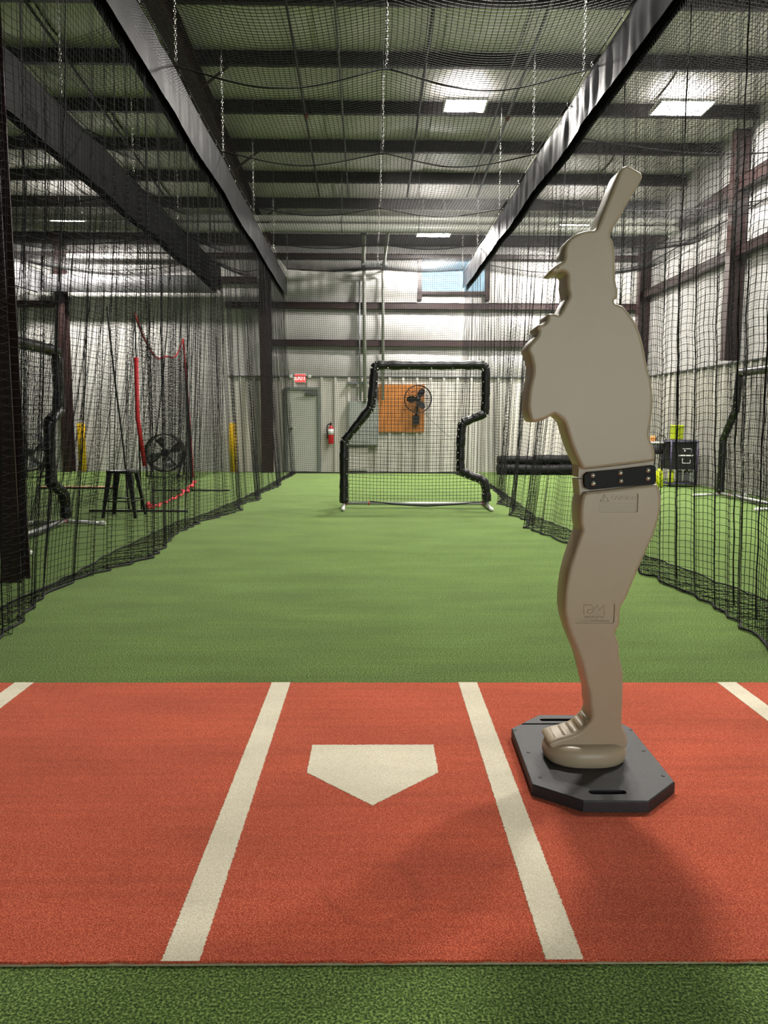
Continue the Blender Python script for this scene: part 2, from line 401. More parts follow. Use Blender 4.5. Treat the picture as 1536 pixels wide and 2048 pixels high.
for z, h in ((3.92, .15), (4.98, .2)):
    g = MB(); d = .16; x0 = XR-d
    g.box(x0, XR-.003, YB, YW-.2, z-h/2, z-h/2+.012); g.box(x0, x0+.01, YB, YW-.2, z-h/2+.012, z+h/2); g.box(x0, XR-.003, YB, YW-.2, z+h/2-.012, z+h/2)
    g.build('girt', M_STEEL, wall_right)
# columns against the walls
def hcol(x, y, z0, z1, rz, name='steel_column', parent=None, w_=.2, d_=.24):
    c = MB(); c.box(-w_/2, w_/2, -d_/2, -d_/2+.012, 0, z1-z0); c.box(-w_/2, w_/2, d_/2-.012, d_/2, 0, z1-z0); c.box(-.005, .005, -d_/2+.012, d_/2-.012, 0, z1-z0)
    o = c.build(name, M_STEEL, parent, (x, y, z0)); o.rotation_euler = (0, 0, rz); return o
hcol(at_y(535, 900, YW-.3)[0], YW-.3, 0, zpur(YW)-.1, 0, 'column', wall_back, .24)
hcol(-6.75, YW-.2, 0, zpur(YW)-.05, 0, 'column', wall_back, .2)
hcol(XR-.13, YW-.32, LZ+.04, zpur(YW)-.05, pi/2, 'column', wall_right, .2)
for y in (float(at_x(1465, 600, XR-.15)[1]), 7.2, 1.5):
    hcol(XR-.15, y, LZ+.04, zpur(y)-.05, pi/2, 'column', wall_right, .16, .24)
# long soft folds of insulation between girts on the far wall
for (v0, v1) in ((519, 602), (621, 678), (697, 752)):
    z1, z0 = zc(v0), zc(v1)
    for (xa, xb) in ((-2.3, WX0-.08), (WX1+.08, XR-.1)) if v0 == 519 else ((-2.3, XR-.1),):
        nx = 60; u = np.linspace(xa, xb, nx); v = np.linspace(z0, z1, 9); U, V = np.meshgrid(u, v, indexing='ij')
        k = np.sin(pi*(V-z0)/(z1-z0))
        Yy = YW-.01-.06*k*(1+.3*np.sin(U*2.1)) - .012*k*np.sin(U*23+np.sin(U*5))
        MB().sheet(np.stack([U, Yy, V], -1)).build('insulation_blanket', M_INSULW, wall_back)

# ---- window
win = structure(thing('window_1', (0, 0, 0), '', ''));
for k in ('label', 'category'): del win[k]
m = MB(); fw = .09
m.box(WX0-fw, WX0+.01, YW-.07, YW+.12, WZ0-.16, WZ1+.03); m.box(WX1-.01, WX1+fw, YW-.07, YW+.12, WZ0-.16, WZ1+.03)
m.box(WX0+.01, WX1-.01, YW-.07, YW+.12, WZ1-.01, WZ1+.05); m.box(WX0+.01, WX1-.01, YW-.07, YW+.12, WZ0-.05, WZ0+.01)
m.build('window_frame', M_STEEL, win)
m = MB(); m.box(WX0, WX1, YW+.08, YW+.09, WZ0, WZ1); m.build('pane', M_TINT, win)
m = MB(); m.box(WX0+.01, WX1-.01, YW+.05, YW+.078, WZ0+.012, WZ0+.05); m.build('sill_rail', M_CONC, win)

# ---- added glazed opening, out of view, daylight for the dummy's front
fill_win = structure(thing('window_added', (0, 0, 0), '', ''))
for k in ('label', 'category'): del fill_win[k]
m = MB(); m.box(RX0-.02, RX0+.06, YB-.15, YB+.02, 0, RZ+.06); m.box(RX1-.06, RX1+.02, YB-.15, YB+.02, 0, RZ+.06); m.box(RX0+.06, RX1-.06, YB-.15, YB+.02, RZ-.02, RZ+.06); m.build('window_frame', M_STEEL, fill_win)
for i in range(4):
    xa = RX0+.06+i*(RX1-RX0-.12)/4; xb = xa+(RX1-RX0-.12)/4
    m = MB(); m.box(xa+.03, xb-.03, YB-.1, YB-.09, .06, RZ-.05); m.build('pane', M_GLASS, fill_win)
    m = MB(); m.box(xa, xa+.03, YB-.12, YB-.06, .0, RZ-.02); m.box(xb-.03, xb, YB-.12, YB-.06, .0, RZ-.02); m.box(xa+.03, xb-.03, YB-.12, YB-.06, 0, .06); m.box(xa+.03, xb-.03, YB-.12, YB-.06, RZ-.05, RZ-.02); m.build('sash', M_CONC, fill_win)

# ---- door in the far wall
d0 = at_y(577, 775, YW); d1 = at_y(641, 775, YW)
DX0, DX1, DZ = float(d0[0])-.08, float(d1[0]), float(d1[2])
door = structure(thing('door_1', (0, 0, 0), '', ''));
for k in ('label', 'category'): del door[k]
m = MB(); m.box(DX0, DX0+.06, YW-.12, YW-.023, 0, DZ); m.box(DX1-.06, DX1, YW-.12, YW-.023, 0, DZ); m.box(DX0+.06, DX1-.06, YW-.12, YW-.023, DZ-.06, DZ); m.build('door_frame', M_DOORF, door)
m = MB(); m.box(DX0+.06, DX1-.06, YW-.085, YW-.055, .01, DZ-.06); m.build('door_leaf', M_DOOR, door)
m = MB(); m.box(DX1-.33, DX1-.08, YW-.14, YW-.086, DZ-.17, DZ-.11); m.tube([(DX1-.12, YW-.13, DZ-.1), (DX1-.4, YW-.16, DZ-.08)], .008, 6); m.build('door_closer', M_CONC, door)
m = MB(); m.tube([(DX0+.14, YW-.085, .98), (DX0+.14, YW-.14, .98), (DX0+.25, YW-.14, .98)], .011, 8); m.lathe([(.03, -.012), (.03, 0)], (DX0+.14, YW-.09, .98), 14, 'y'); m.build('door_handle', M_CHROME, door)

# ================================================================== LIGHT FIXTURES
def fixture(x, y, z, label, wd=.6, dp=.42, lit=True):
    t = thing('ceiling_light', (x, y, z), label, 'light', 'LED ceiling fixtures')
    m = MB(); m.box(-wd/2, wd/2, -dp/2, dp/2, .012, .05); m.box(-wd/2-.02, -wd/2, -dp/2, dp/2, -.01, .055); m.box(wd/2, wd/2+.02, -dp/2, dp/2, -.01, .055); m.build('housing', M_CAP, t)
    for s in (-1, 1):
        q = MB(); q.box(-wd/2+.005, wd/2-.005, s*dp*.26-dp*.2, s*dp*.26+dp*.2, -.006, .011); q.build('led_panel', M_LED, t)
    for s in (-1, 1):
        q = MB(); q.tube([(s*wd*.4, 0, .05), (s*wd*.3, 0, max(.09, zpur(y)-z))], .006, 5); q.build('hanger', M_GALV, t)
    la = bpy.data.lights.new('led_light', 'AREA'); la.shape = 'RECTANGLE'; la.size = wd*.94; la.size_y = dp*.9; la.energy = LAMP_W; la.color = (1.0, .95, .89)
    up = bpy.data.lights.new('ceiling_fill', 'AREA'); up.shape = 'RECTANGLE'; up.size = wd*.9; up.size_y = dp*.8; up.energy = LAMP_W*.03; up.color = (1.0, .95, .89)   # added upward fill that brightens the ceiling
    uo = bpy.data.objects.new('ceiling_fill', up); COL.objects.link(uo); uo.parent = t; uo.location = (0, 0, .058); uo.rotation_euler = (pi, 0, 0)
    lo = bpy.data.objects.new('led_light', la); COL.objects.link(lo); lo.parent = t; lo.location = (0, 0, -.012)
    return t
def fx_at(u, v, y): p = at_y(u, v, y); return float(p[0]), float(y), float(p[2])
x, y, z = fx_at(930, 207, 12.05); fixture(x, y, min(z, zpur(y)-.1), 'bright twin-bar ceiling light above the black L-shaped pitching screen')
x, y, z = fx_at(1363, 204, 12.05); fixture(x, y, min(z, zpur(y)-.1), 'bright wide ceiling light above the bat of the tan batter dummy', .78, .5)
x, y, z = fx_at(867, 470, 15.9); fixture(x, y, z, 'bright ceiling light hanging just above the high far-wall window', .66, .3)
x, y, z = fx_at(1145, 453, 15.9); fixture(x, y, z, 'ceiling light by the far wall seen behind the tan dummy helmet', .6, .3)
x, y, z = fx_at(140, 444, 15.9); fixture(x, y, z, 'bright ceiling light in the netted cage of the black stool', .66, .3)
fixture(1.4, 6.5, zpur(6.5)-.12, 'unseen ceiling light under the roof above the middle of the open turf')  # unseen row inferred from the dummy's shadow, brought closer to light the mat
fixture(4.7, 6.5, zpur(6.5)-.12, 'unseen ceiling light under the roof between the wrinkled valance and the ribbed side wall')  # added out of view in the same row, lights the foreground

# ================================================================== BATTING MAT
MT = .010
yaw_m = -.0065
def gm(u, v): return at_z(u, v, MT)
far_l, far_r = gm(544, 1366), gm(953, 1364); near_l, near_r = gm(322, 1921), gm(1168, 1920)
tip = gm(744, 1611); front = (gm(624, 1491)+gm(867, 1489))/2
matt = thing('batting_mat', (float(front[0]), float(front[1]), 0), 'rust red turf batting mat with white box lines and home plate', 'mat', rz=yaw_m)
def loc(p):   # world -> mat local
    dx, dy = p[0]-front[0], p[1]-front[1]; c, s = cos(-yaw_m), sin(-yaw_m)
    return c*dx-s*dy, s*dx+c*dy
yf = np.mean([loc(far_l)[1], loc(far_r)[1]]); yn = np.mean([loc(near_l)[1], loc(near_r)[1]])
MX = 1.86
nxm = 140
edge = lambda y, a: [(x, y+rng.normal(0, .0014)) for x in np.linspace(-MX, MX, nxm)]
e0 = edge(yn, 1); e1 = edge(yf, 1)
m = MB(); P = np.array([[(x, y, MT) for x, y in e0], [(x, y, MT) for x, y in e1]]); m.sheet(P, smooth=False)
m.sheet(np.array([[(x, y, MT) for x, y in e0], [(x, y-.002, MT-.005) for x, y in e0]]), smooth=False)
m.sheet(np.array([[(x, y, MT) for x, y in e1], [(x, y+.002, MT-.005) for x, y in e1]]), smooth=False)
pile = m.build('red_pile', M_RED, matt)
m = MB(); m.box(-MX, MX, yn-.003, yf+.002, .001, MT-.0045); m.build('backing', M_BACKING, matt)
def strip(x0, x1, name='box_line'):
    n = 900; ys = np.linspace(yn-.0015, yf+.001, n); h = MT+.0012
    L = np.stack([x0+rng.normal(0, .0012, n), ys, np.full(n, h)], -1); R_ = np.stack([x1+rng.normal(0, .0012, n), ys, np.full(n, h)], -1)
    q = MB(); q.sheet(np.stack([L, R_]), smooth=False)
    L2 = L.copy(); L2[:, 2] = MT-.001; R2 = R_.copy(); R2[:, 2] = MT-.001
    q.sheet(np.stack([L, L2]), False); q.sheet(np.stack([R_, R2]), False)
    return q.build(name, M_WHITE, matt)
xl = np.mean([loc(gm(544, 1366))[0], loc(gm(322, 1921))[0]]); xl2 = np.mean([loc(gm(580, 1366))[0], loc(gm(400, 1921))[0]])
xr = np.mean([loc(gm(917, 1364))[0], loc(gm(1090, 1919))[0]]); xr2 = np.mean([loc(gm(953, 1364))[0], loc(gm(1168, 1919))[0]])
strip(xl, xl2); strip(xr, xr2)
xo = loc(gm(26, 1368))[0]; strip(xo, xo+.083)
xo = loc(gm(1435, 1365))[0]; strip(xo, xo+.083)
W = .4318
pl = [(-W/2, 0), (-W/2, -W/2), (0, -W), (W/2, -W/2), (W/2, 0)]
pp = []
for i in range(5):
    a, b = np.array(pl[i]), np.array(pl[(i+1) % 5]); k = int(np.linalg.norm(b-a)/.0028)
    for t in np.arange(k)/k: pp.append(a+(b-a)*t+rng.normal(0, .0012, 2))
q = MB(); n = len(pp); q.add([(x, y, MT+.0013) for x, y in pp]+[(x, y, MT-.001) for x, y in pp], [tuple(range(n))]+[(i, (i+1) % n, (i+1) % n+n, i+n) for i in range(n)])
q.build('home_plate', M_WHITE, matt)

# ================================================================== BATTER DUMMY
YF = 2.375
base_c = (.705, 2.44)
dum = thing('batter_dummy', (base_c[0], base_c[1], MT+.0006), 'tan plastic batter figure with raised bat on a black rubber base', 'dummy')
def dl(u, v, y=YF):
    p = at_y(u, v, y); return (float(p[0])-base_c[0], float(p[2])-MT)
TH = .115
def puffy(pts, name, yf_, th, r=.011, k=3, cutters=()):
    P = smooth_closed([dl(u, v) for u, v in pts], k); n = len(P)
    area = .5*np.sum(P[:, 0]*np.roll(P[:, 1], -1)-np.roll(P[:, 0], -1)*P[:, 1])
    T = np.roll(P, -1, 0)-np.roll(P, 1, 0); T /= np.linalg.norm(T, axis=1, keepdims=True)+1e-9
    N = np.stack([-T[:, 1], T[:, 0]], 1)*(1 if area > 0 else -1)      # inward
    for _ in range(3): N = .5*N+.25*(np.roll(N, 1, 0)+np.roll(N, -1, 0))
    rings = []
    for th_ in (0, .35, .75, 1.15, pi/2): rings.append((r*(1-sin(th_)), yf_+r*(1-cos(th_))))
    for th_ in (pi/2, 1.0, .5, 0): rings.append((r*(1-sin(th_)), yf_+th-r*(1-cos(th_))))
    m = MB(); V = []
    for ins, y in rings:
        for a, b in P+N*ins: V.append((a, y-base_c[1], b))
    F = [(i*n+j, i*n+(j+1) % n, (i+1)*n+(j+1) % n, (i+1)*n+j) for i in range(len(rings)-1) for j in range(n)]
    m.add(V, F, True); o = 0
    from mathutils.geometry import tessellate_polygon
    for base_i in (0, (len(rings)-1)*n):
        for tri in tessellate_polygon([[Vector((V[base_i+j][0], V[base_i+j][2], 0)) for j in range(n)]]):
            m.f.append([base_i+k_ for k_ in tri]); m.sm.append(False)
    ob = m.build(name, M_TAN, dum)
    if cutters:
        for c in cutters:
            md = ob.modifiers.new('cut', 'BOOLEAN'); md.object = c; md.operation = 'DIFFERENCE'; md.solver = 'EXACT'
        dg = bpy.context.evaluated_depsgraph_get(); nm = bpy.data.meshes.new_from_object(ob.evaluated_get(dg))
        old = ob.data
        if len(nm.polygons) > 50:
            ob.modifiers.clear(); ob.data = nm; nm.name = name
            nm.materials.clear(); nm.materials.append(M_TAN)
        else: ob.modifiers.clear()
        for c in cutters: bpy.data.objects.remove(c)
    return ob
upper = [(1250,332),(1258,331),(1270,337),(1282,344),(1286,351),(1283,362),(1262,396),(1240,437),(1222,467),
 (1227,482),(1231,503),(1232,530),(1232,552),(1234,568),(1237,580),(1237,588),(1236,595),(1230,600),(1231,606),(1240,609),(1248,613),(1258,625),(1271,643),(1282,669),(1289,696),(1294,723),(1300,747),
 (1305,768),(1307,806),(1304,843),(1300,866),(1301,877),(1308,893),(1311,908),(1310,920),(1303,924),(1240,932),(1180,939),(1166,939),(1161,931),(1151,910),(1141,884),(1133,858),(1129,845),(1119,835),(1109,829),
 (1099,835),(1086,841),(1070,845),(1062,840),(1057,823),(1056,806),(1059,775),(1064,754),(1066,738),(1064,725),(1060,711),(1056,700),(1059,690),(1066,681),(1074,672),(1077,664),(1074,656),(1078,650),(1088,647),(1094,641),(1095,634),(1098,628),(1108,627),(1118,629),(1124,620),(1131,606),
 (1138,593),(1136,583),(1134,568),(1135,553),(1132,546),(1124,543),(1110,546),(1103,544),(1105,538),(1115,529),(1125,522),(1129,515),(1129,503),(1132,490),(1138,479),(1148,470),(1161,464),(1177,460),(1190,459),(1197,450),(1208,422),(1219,395),(1231,364),(1242,339)]
puffy(upper, 'upper_body', YF, TH)
lower = [(1176,984),(1240,977),(1308,969),(1317,972),(1322,985),(1324,1002),(1319,1037),(1307,1073),(1289,1114),(1269,1160),(1253,1198),(1242,1217),(1241,1233),(1239,1252),(1232,1264),(1233,1273),(1239,1290),(1240,1314),(1244,1331),(1247,1349),(1247,1385),(1246,1417),(1245,1441),(1247,1456),(1253,1470),(1256,1483),(1253,1496),(1238,1502),(1190,1502),(1140,1502),(1108,1500),(1099,1493),(1099,1486),(1108,1481),
 (1130,1475),(1154,1467),(1169,1455),(1180,1443),(1184,1428),(1181,1414),(1180,1391),(1173,1365),(1167,1339),(1160,1316),(1150,1292),(1141,1269),(1134,1246),(1130,1223),(1130,1200),(1133,1169),(1139,1139),(1148,1109),(1159,1076),(1164,1062),(1161,1048),(1161,1018),(1165,993),(1169,986)]
def cutter(u0, v0, u1, v1, dep=.0048):
    a = dl(u0, v1); b = dl(u1, v0)
    q = MB(); poly = []
    x0, x1, z0, z1 = a[0], b[0], a[1], b[1]; r = .006
    for cx, cz, a0 in ((x1-r, z1-r, 0), (x0+r, z1-r, 90), (x0+r, z0+r, 180), (x1-r, z0+r, 270)):
        for k in range(4): t = radians(a0+30*k); poly.append((cx+r*cos(t), cz+r*sin(t)))
    q.prism(poly, YF-base_c[1]-.02, YF-base_c[1]+dep)
    return q.build('tmp_cutter', M_TAN, dum)
lowb = puffy(lower, 'lower_body', YF, TH, cutters=(cutter(1196, 987, 1277, 1025), cutter(1148, 1207, 1230, 1247)))
# waist cores either side of the joint
for nm, pts in (('waist_core', [(1161,930),(1311,915),(1312,946),(1160,956)]), ('waist_core', [(1160,960),(1312,950),(1318,978),(1163,992)])):
    q = MB(); q.prism([dl(u, v) for u, v in pts], YF-base_c[1]+.018, YF-base_c[1]+TH-.018); q.build(nm, M_TAN, dum)
# belt with rivets
bp = [(1176,945),(1240,939),(1306,931),(1311,935),(1312,962),(1308,968),(1241,974),(1180,980),(1172,976),(1169,968),(1169,952)]
bp = [dl(u, v) for u, v in bp]; q = MB(); q.prism(bp, YF-base_c[1]-.003, YF-base_c[1]+.020); belt = q.build('belt_strap', M_BELT, dum); belt['label'] = 'black belt strap across the waist joint'
rv = MB().lathe([(.0085, 0), (.008, -.003), (.0055, -.0055), (.002, -.0068), (0.0005, -.007)], (0, 0, 0), 14, 'y').mesh('rivet', M_CHROME)
for u, v in ((1185,951),(1240,946),(1295,941),(1186,967),(1241,962),(1295,957)):
    x, z = dl(u, v); link('rivet', rv, belt, (x, YF-base_c[1]-.0028, z))
# embossed lettering inside the recessed plaques
def emboss(txt, u, v, size, name, bold=0.0):
    x, z = dl(u, v); me = text_mesh(txt, size, .0012, M_TAN, name, bold=bold)
    o = link(name, me, lowb, (x, YF-base_c[1]+.0042, z), (pi/2, 0, 0)); return o
emboss('CAUTION', 1248.5, 997, .0178, 'caution_lettering', .0005)
for i, v in enumerate((1008, 1012.5, 1016.8, 1021)):      # lines of print too fine to read
    q = MB(); u = 1199.0; end = (1274, 1275, 1270, 1268)[i]; g = np.random.default_rng(i)
    while u < end-3:
        w_ = float(min(g.uniform(3, 9), end-u)); a0, z0_ = dl(u, v); a1, _ = dl(u+w_, v); q.box(a0, a1, -.0006, .0008, z0_-.0011, z0_+.0011); u += w_+1.2
    q.build('small_print', M_TAN, lowb, (0, YF-base_c[1]+.0044, 0))
q = MB(); a = dl(1209, 989); b = dl(1201, 1003); c = dl(1218, 1003)
q.tube([(a[0], 0, a[1]), (b[0], 0, b[1]), (c[0], 0, c[1])], .0011, 6, closed=True); q.tube([(a[0], 0, a[1]-.008), (a[0], 0, a[1]-.0155)], .0012, 6); q.tube([(a[0], 0, a[1]-.018), (a[0], 0, a[1]-.0195)], .0012, 6)
q.build('warning_triangle', M_TAN, lowb, (0, YF-base_c[1]+.0044, 0))
# stylised P M mark
def px(u, v): x, z = dl(u, v); return (x, 0, z)
q = MB()
q.tube([px(1169, 1230), px(1169, 1211), px(1184, 1211), px(1188, 1215), px(1184, 1221), px(1176, 1221)], .0016, 6)
q.tube([px(1176, 1221), px(1176, 1227), px(1184, 1227), px(1196, 1211), px(1198, 1222), px(1209, 1211), px(1210, 1231)], .0016, 6)
q.build('maker_logo', M_TAN, lowb, (0, YF-base_c[1]+.0044, 0))
emboss('PROMOUNDS', 1190, 1235.5, .0105, 'maker_lettering'); emboss('---.---.---- ProMounds.com', 1190, 1242.5, .0088, 'maker_lettering')
# moulded shoe sole bulge, laces
sx0, sz = dl(1096, 1493); sx1, _ = dl(1257, 1493); cx = (sx0+sx1)/2; hx = (sx1-sx0)/2+.004
cy = YF+TH/2-base_c[1]-.002; zt = dl(1180, 1489)[1]; ztb = .034
prof = [(.90, 0), (.97, .12), (1.0, .32), (1.0, .55), (.965, .78), (.88, .93), (.76, 1.0)]
q = MB(); n = 48; V = []
for r_, h_ in prof:
    for k in range(n):
        a = 2*pi*k/n; ca, sa = cos(a), sin(a); e = .82
        V.append((cx+hx*r_*math.copysign(abs(ca)**e, ca), cy+(.104 if sa < 0 else .09)*r_*math.copysign(abs(sa)**e, sa), ztb+(zt-ztb)*h_))
q.add(V, [(i*n+j, i*n+(j+1) % n, (i+1)*n+(j+1) % n, (i+1)*n+j) for i in range(len(prof)-1) for j in range(n)]+[tuple(range(n))[::-1], tuple((len(prof)-1)*n+j for j in range(n))], True)
q.build('shoe_sole', M_TAN, dum)
for u, v, r_ in ((1112,1481,.017),(1131,1474,.016),(1149,1467,.016),(1164,1456,.015),(1176,1444,.014)):
    x, z = dl(u, v); q = MB(); ya = YF-base_c[1]
    q.tube([(x+.012, ya+.006, z-.016), (x+.008, ya+.020, z-.0125), (x+.008, ya+TH-.020, z-.0125), (x+.012, ya+TH-.006, z-.016)], [r_*.7, r_, r_, r_*.7], 12); q.build('lace_ridge', M_TAN, dum)
# rubber base
oc = []
for u, v in ((1064,1568),(1167,1601),(1298,1602),(1350,1563),(1263,1456),(1214,1430),(1078,1429),(1023,1456)):
    p = at_z(u, v, MT+.037); oc.append((float(p[0])-base_c[0], float(p[1])-base_c[1]))
def octo(ins): return [(x*(1-ins), y*(1-ins*.75)) for x, y in oc]
bh = .036; q = MB(); rings = [(0, 0), (0, bh-.005), (.008, bh-.001), (.014, bh)]
V = [(x, y, h) for ins, h in rings for x, y in octo(ins)]; n = 8
q.add(V, [(i*n+j, i*n+(j+1) % n, (i+1)*n+(j+1) % n, (i+1)*n+j) for i in range(3) for j in range(n)]+[tuple(range(n))[::-1], tuple(3*n+j for j in range(n))])
def slot_cut(x, y, l, w_):
    c = MB(); pts = [(x+s*(l/2-w_/2)+w_/2*cos(a), y+w_/2*sin(a)) for s, rng_ in ((1, np.linspace(-pi/2, pi/2, 7)), (-1, np.linspace(pi/2, 3*pi/2, 7))) for a in rng_]
    k = len(pts); c.add([(a, b, .012) for a, b in pts]+[(a, b, .06) for a, b in pts], [tuple(range(k))[::-1], tuple(range(k, 2*k))]+[(i, (i+1) % k, (i+1) % k+k, i+k) for i in range(k)])
    return c.build('tmp_cutter', M_BLACK, dum)
base = q.build('base_plate', M_BASE, dum); base['label'] = 'black rubber octagonal base plate with hand slots'
cut = [slot_cut(.012, -.262, .115, .026), slot_cut(.005, .300, .15, .024), slot_cut(-.03, .262, .25, .012)]
for c in cut:
    md = base.modifiers.new('cut', 'BOOLEAN'); md.object = c; md.solver = 'EXACT'
dg = bpy.context.evaluated_depsgraph_get(); nm = bpy.data.meshes.new_from_object(base.evaluated_get(dg)); base.modifiers.clear()
if len(nm.polygons) > 20: base.data = nm; nm.materials.clear(); nm.materials.append(M_BASE)
for c in cut: bpy.data.objects.remove(c)
sm_ = MB().lathe([(.006, 0), (.006, .0012), (.0035, .0015), (.003, .0005)], (0, 0, 0), 12).mesh('screw', M_BLACKM)
for u, v in ((1057, 1505), (1287, 1502), (1326, 1552), (1030, 1460), (1262, 1460), (1080, 1555)):
    p = at_z(u, v, MT+bh); link('screw', sm_, base, (p[0]-base_c[0], p[1]-base_c[1], bh))

# ================================================================== CAGE NETS
CELL = .045
XVL, XVR, XC, YEND = -1.80, 1.97, .14, 16.9
def interp(tab): a = np.array(tab); return lambda y: np.interp(y, a[:, 0], a[:, 1])
def hanging_net(name, label, xt, zt, xfl, xed, y0, y1, r, seed, sgn, group=None, lam=.34, gather=.84, fold=.05, flap_on=True, cellv=CELL, cap=None):
    """Curtain of square mesh hanging along Y: vertical pleats, scalloped rows and a skirt lying on the turf."""
    g = np.random.default_rng(seed)
    S = (y1-y0)/gather; nc = int(S/CELL)+1; s = np.arange(nc)*CELL
    ph = 2*pi*s/lam + 1.9*np.sin(2*pi*s/2.3+g.uniform(0, 6)) + 1.3*np.sin(2*pi*s/1.07+g.uniform(0, 6)) + .5*g.standard_normal(nc).cumsum()*.15
    dph = np.gradient(ph, s)
    amp = (.55+.45*np.sin(2*pi*s/3.1+g.uniform(0, 6)))*.8
    y = y0 + np.cumsum(gather*CELL*(1+1.2*amp*np.cos(ph))); y = y0+(y-y[0])*(y1-y0)/(y[-1]-y[0])
    fx = fold*np.sin(ph)*(.4+.6*amp)
    scal = -.020*(1+np.cos(ph))*(.3+amp)
    nr = int(zt/cellv)+1; k = 9 if flap_on else 0
    rows = np.arange(nr+k)
    xe, xf = xfl(y), xed(y)      # hangs to xf, surplus lies outward to xe
    P = np.zeros((nc, nr+k, 3))
    d = np.linspace(0, 1, nr)
    for j in range(nr):
        z = zt*(1-d[j])
        x = xt+(xf-xt)*d[j]**1.6
        P[:, j, 0] = x+fx*(.03+.97*min(1, d[j]*1.8)); P[:, j, 1] = y+(y0+s*gather-y)*max(0, .75-d[j]*4)+.008*g.standard_normal(); P[:, j, 2] = np.maximum(z+scal*min(1, d[j]*4)*min(1, (1-d[j])*6), .006)
    if flap_on:
        for j in range(k):
            t = (j+1)/k
            P[:, nr+j, 0] = xf+(xe-xf)*t+.012*np.sin(ph*.6+j)+fx*(1-t)
            P[:, nr+j, 1] = y+(y0+s*gather-y)*min(1, t*1.5)+.02*np.sin(ph*.5+j*.8)
            P[:, nr+j, 2] = .006+.012*(1+np.sin(ph*1.3+j*1.1))*(.4+.6*(1-t))
    vi = np.unique(np.concatenate([np.arange(0, nr, 4), [nr-1], np.arange(nr, nr+k)]))
    a = strands(P[:, vi], r*1.05, (1, 0, 0)); b = strands(np.swapaxes(P, 0, 1), r, (0, 0, 1))
    V, Q = join_np([a, b])
    o = link(name, mesh_np(name, V, Q, M_NET)); tag(o, label, 'net', group)
    if flap_on:
        m = MB(); m.tube(P[::3, nr-1]+np.array([0, 0, .006]), .008, 5); m.build('hem_rope', M_ROPE, o)
        m = MB(); m.tube(P[::3, -1]+np.array([0, 0, .003]), .006, 5); m.build('edge_rope', M_ROPE, o)
    return o, P
lf = interp([(2.2,-2.32),(4.6,-2.28),(5.7,-2.22),(6.5,-2.25),(8.5,-2.2),(9.3,-2.05),(11,-1.92),(13,-1.84),(16.9,-1.76)])
le = interp([(2.2,-2.0),(4.1,-1.98),(4.9,-2.15),(5.5,-2.14),(6.05,-1.97),(6.3,-1.86),(7.0,-1.9),(7.65,-1.99),(8.7,-1.94),(9.8,-1.67),(10.4,-1.82),(11.1,-1.63),(11.9,-1.78),(13.4,-1.61),(14.4,-1.74),(15.9,-1.66),(16.9,-1.68)])
rf = interp([(2.2,2.62),(4.8,2.58),(6.5,2.36),(7.1,2.30),(7.85,2.12),(9.1,2.0),(11,2.1),(14,2.2),(16.9,2.0)])
re_ = interp([(2.2,2.02),(3.75,2.02),(4.35,2.14),(4.9,2.17),(5.4,2.11),(5.95,2.10),(7.2,1.86),(8.2,1.70),(8.8,1.85),(9.3,1.72),(10.1,1.92),(10.6,1.8),(11.4,2.0),(13.2,2.1),(16.9,1.86)])
net_l, PL = hanging_net('side_net', 'black mesh curtain with pooled skirt beside the padded stool aisle', XVL-.05, 4.1, lf, le, 2.3, YEND, .0018, 3, 1, 'cage side nets')
net_r, PR = hanging_net('side_net', 'black mesh curtain with pooled skirt behind the tan batter dummy', XVR+.05, 4.1, rf, re_, 2.3, YEND, .0019, 5, -1, 'cage side nets')
net_l['label'] = 'black mesh curtain with pooled skirt in front of the black stool'
c1 = interp([(6, -3.98), (9, -3.92), (12.5, -3.72), (17.1, -3.35)])
net_2, P2 = hanging_net('side_net', 'black mesh curtain hanging behind the red-trimmed catch net', -3.22, 4.1, c1, c1, 6.2, 17.08, .0018, 11, 1, 'cage side nets', lam=.3, gather=.85, fold=.055, flap_on=False)
c2 = lambda y: np.full_like(y, 5.88)
net_3, P3 = hanging_net('side_net', 'black mesh net along the white ribbed side wall beside the ball cart', 5.88, 4.5, c2, c2, 9.0, YEND, .0021, 17, 1, 'cage side nets', lam=.42, gather=.85, fold=.03, flap_on=False)
m = MB(); m.tube([(5.88, 9.0, 4.5), (5.88, 12, 4.46), (5.88, YEND, 4.5)], .012, 6); m.build('top_rope', M_ROPE, net_3)
# lead cords sewn into the pleats
for o, P, cols in ((net_r, PR, (4.05, 4.35, 5.15, 6.4, 8.2, 10.1)), (net_l, PL, (5.0, 6.6, 8.0, 9.4, 11.5, 13.6)), (net_2, P2, (9.4, 11.0, 12.6, 14.2, 17.05))):
    for yc in cols:
        i = int(np.argmin(np.abs(P[:, 60, 1]-yc))); m = MB(); m.tube(P[i, 2:92:3]+np.array([.004, 0, 0]), .0042, 5); m.build('lead_cord', M_ROPE, o)

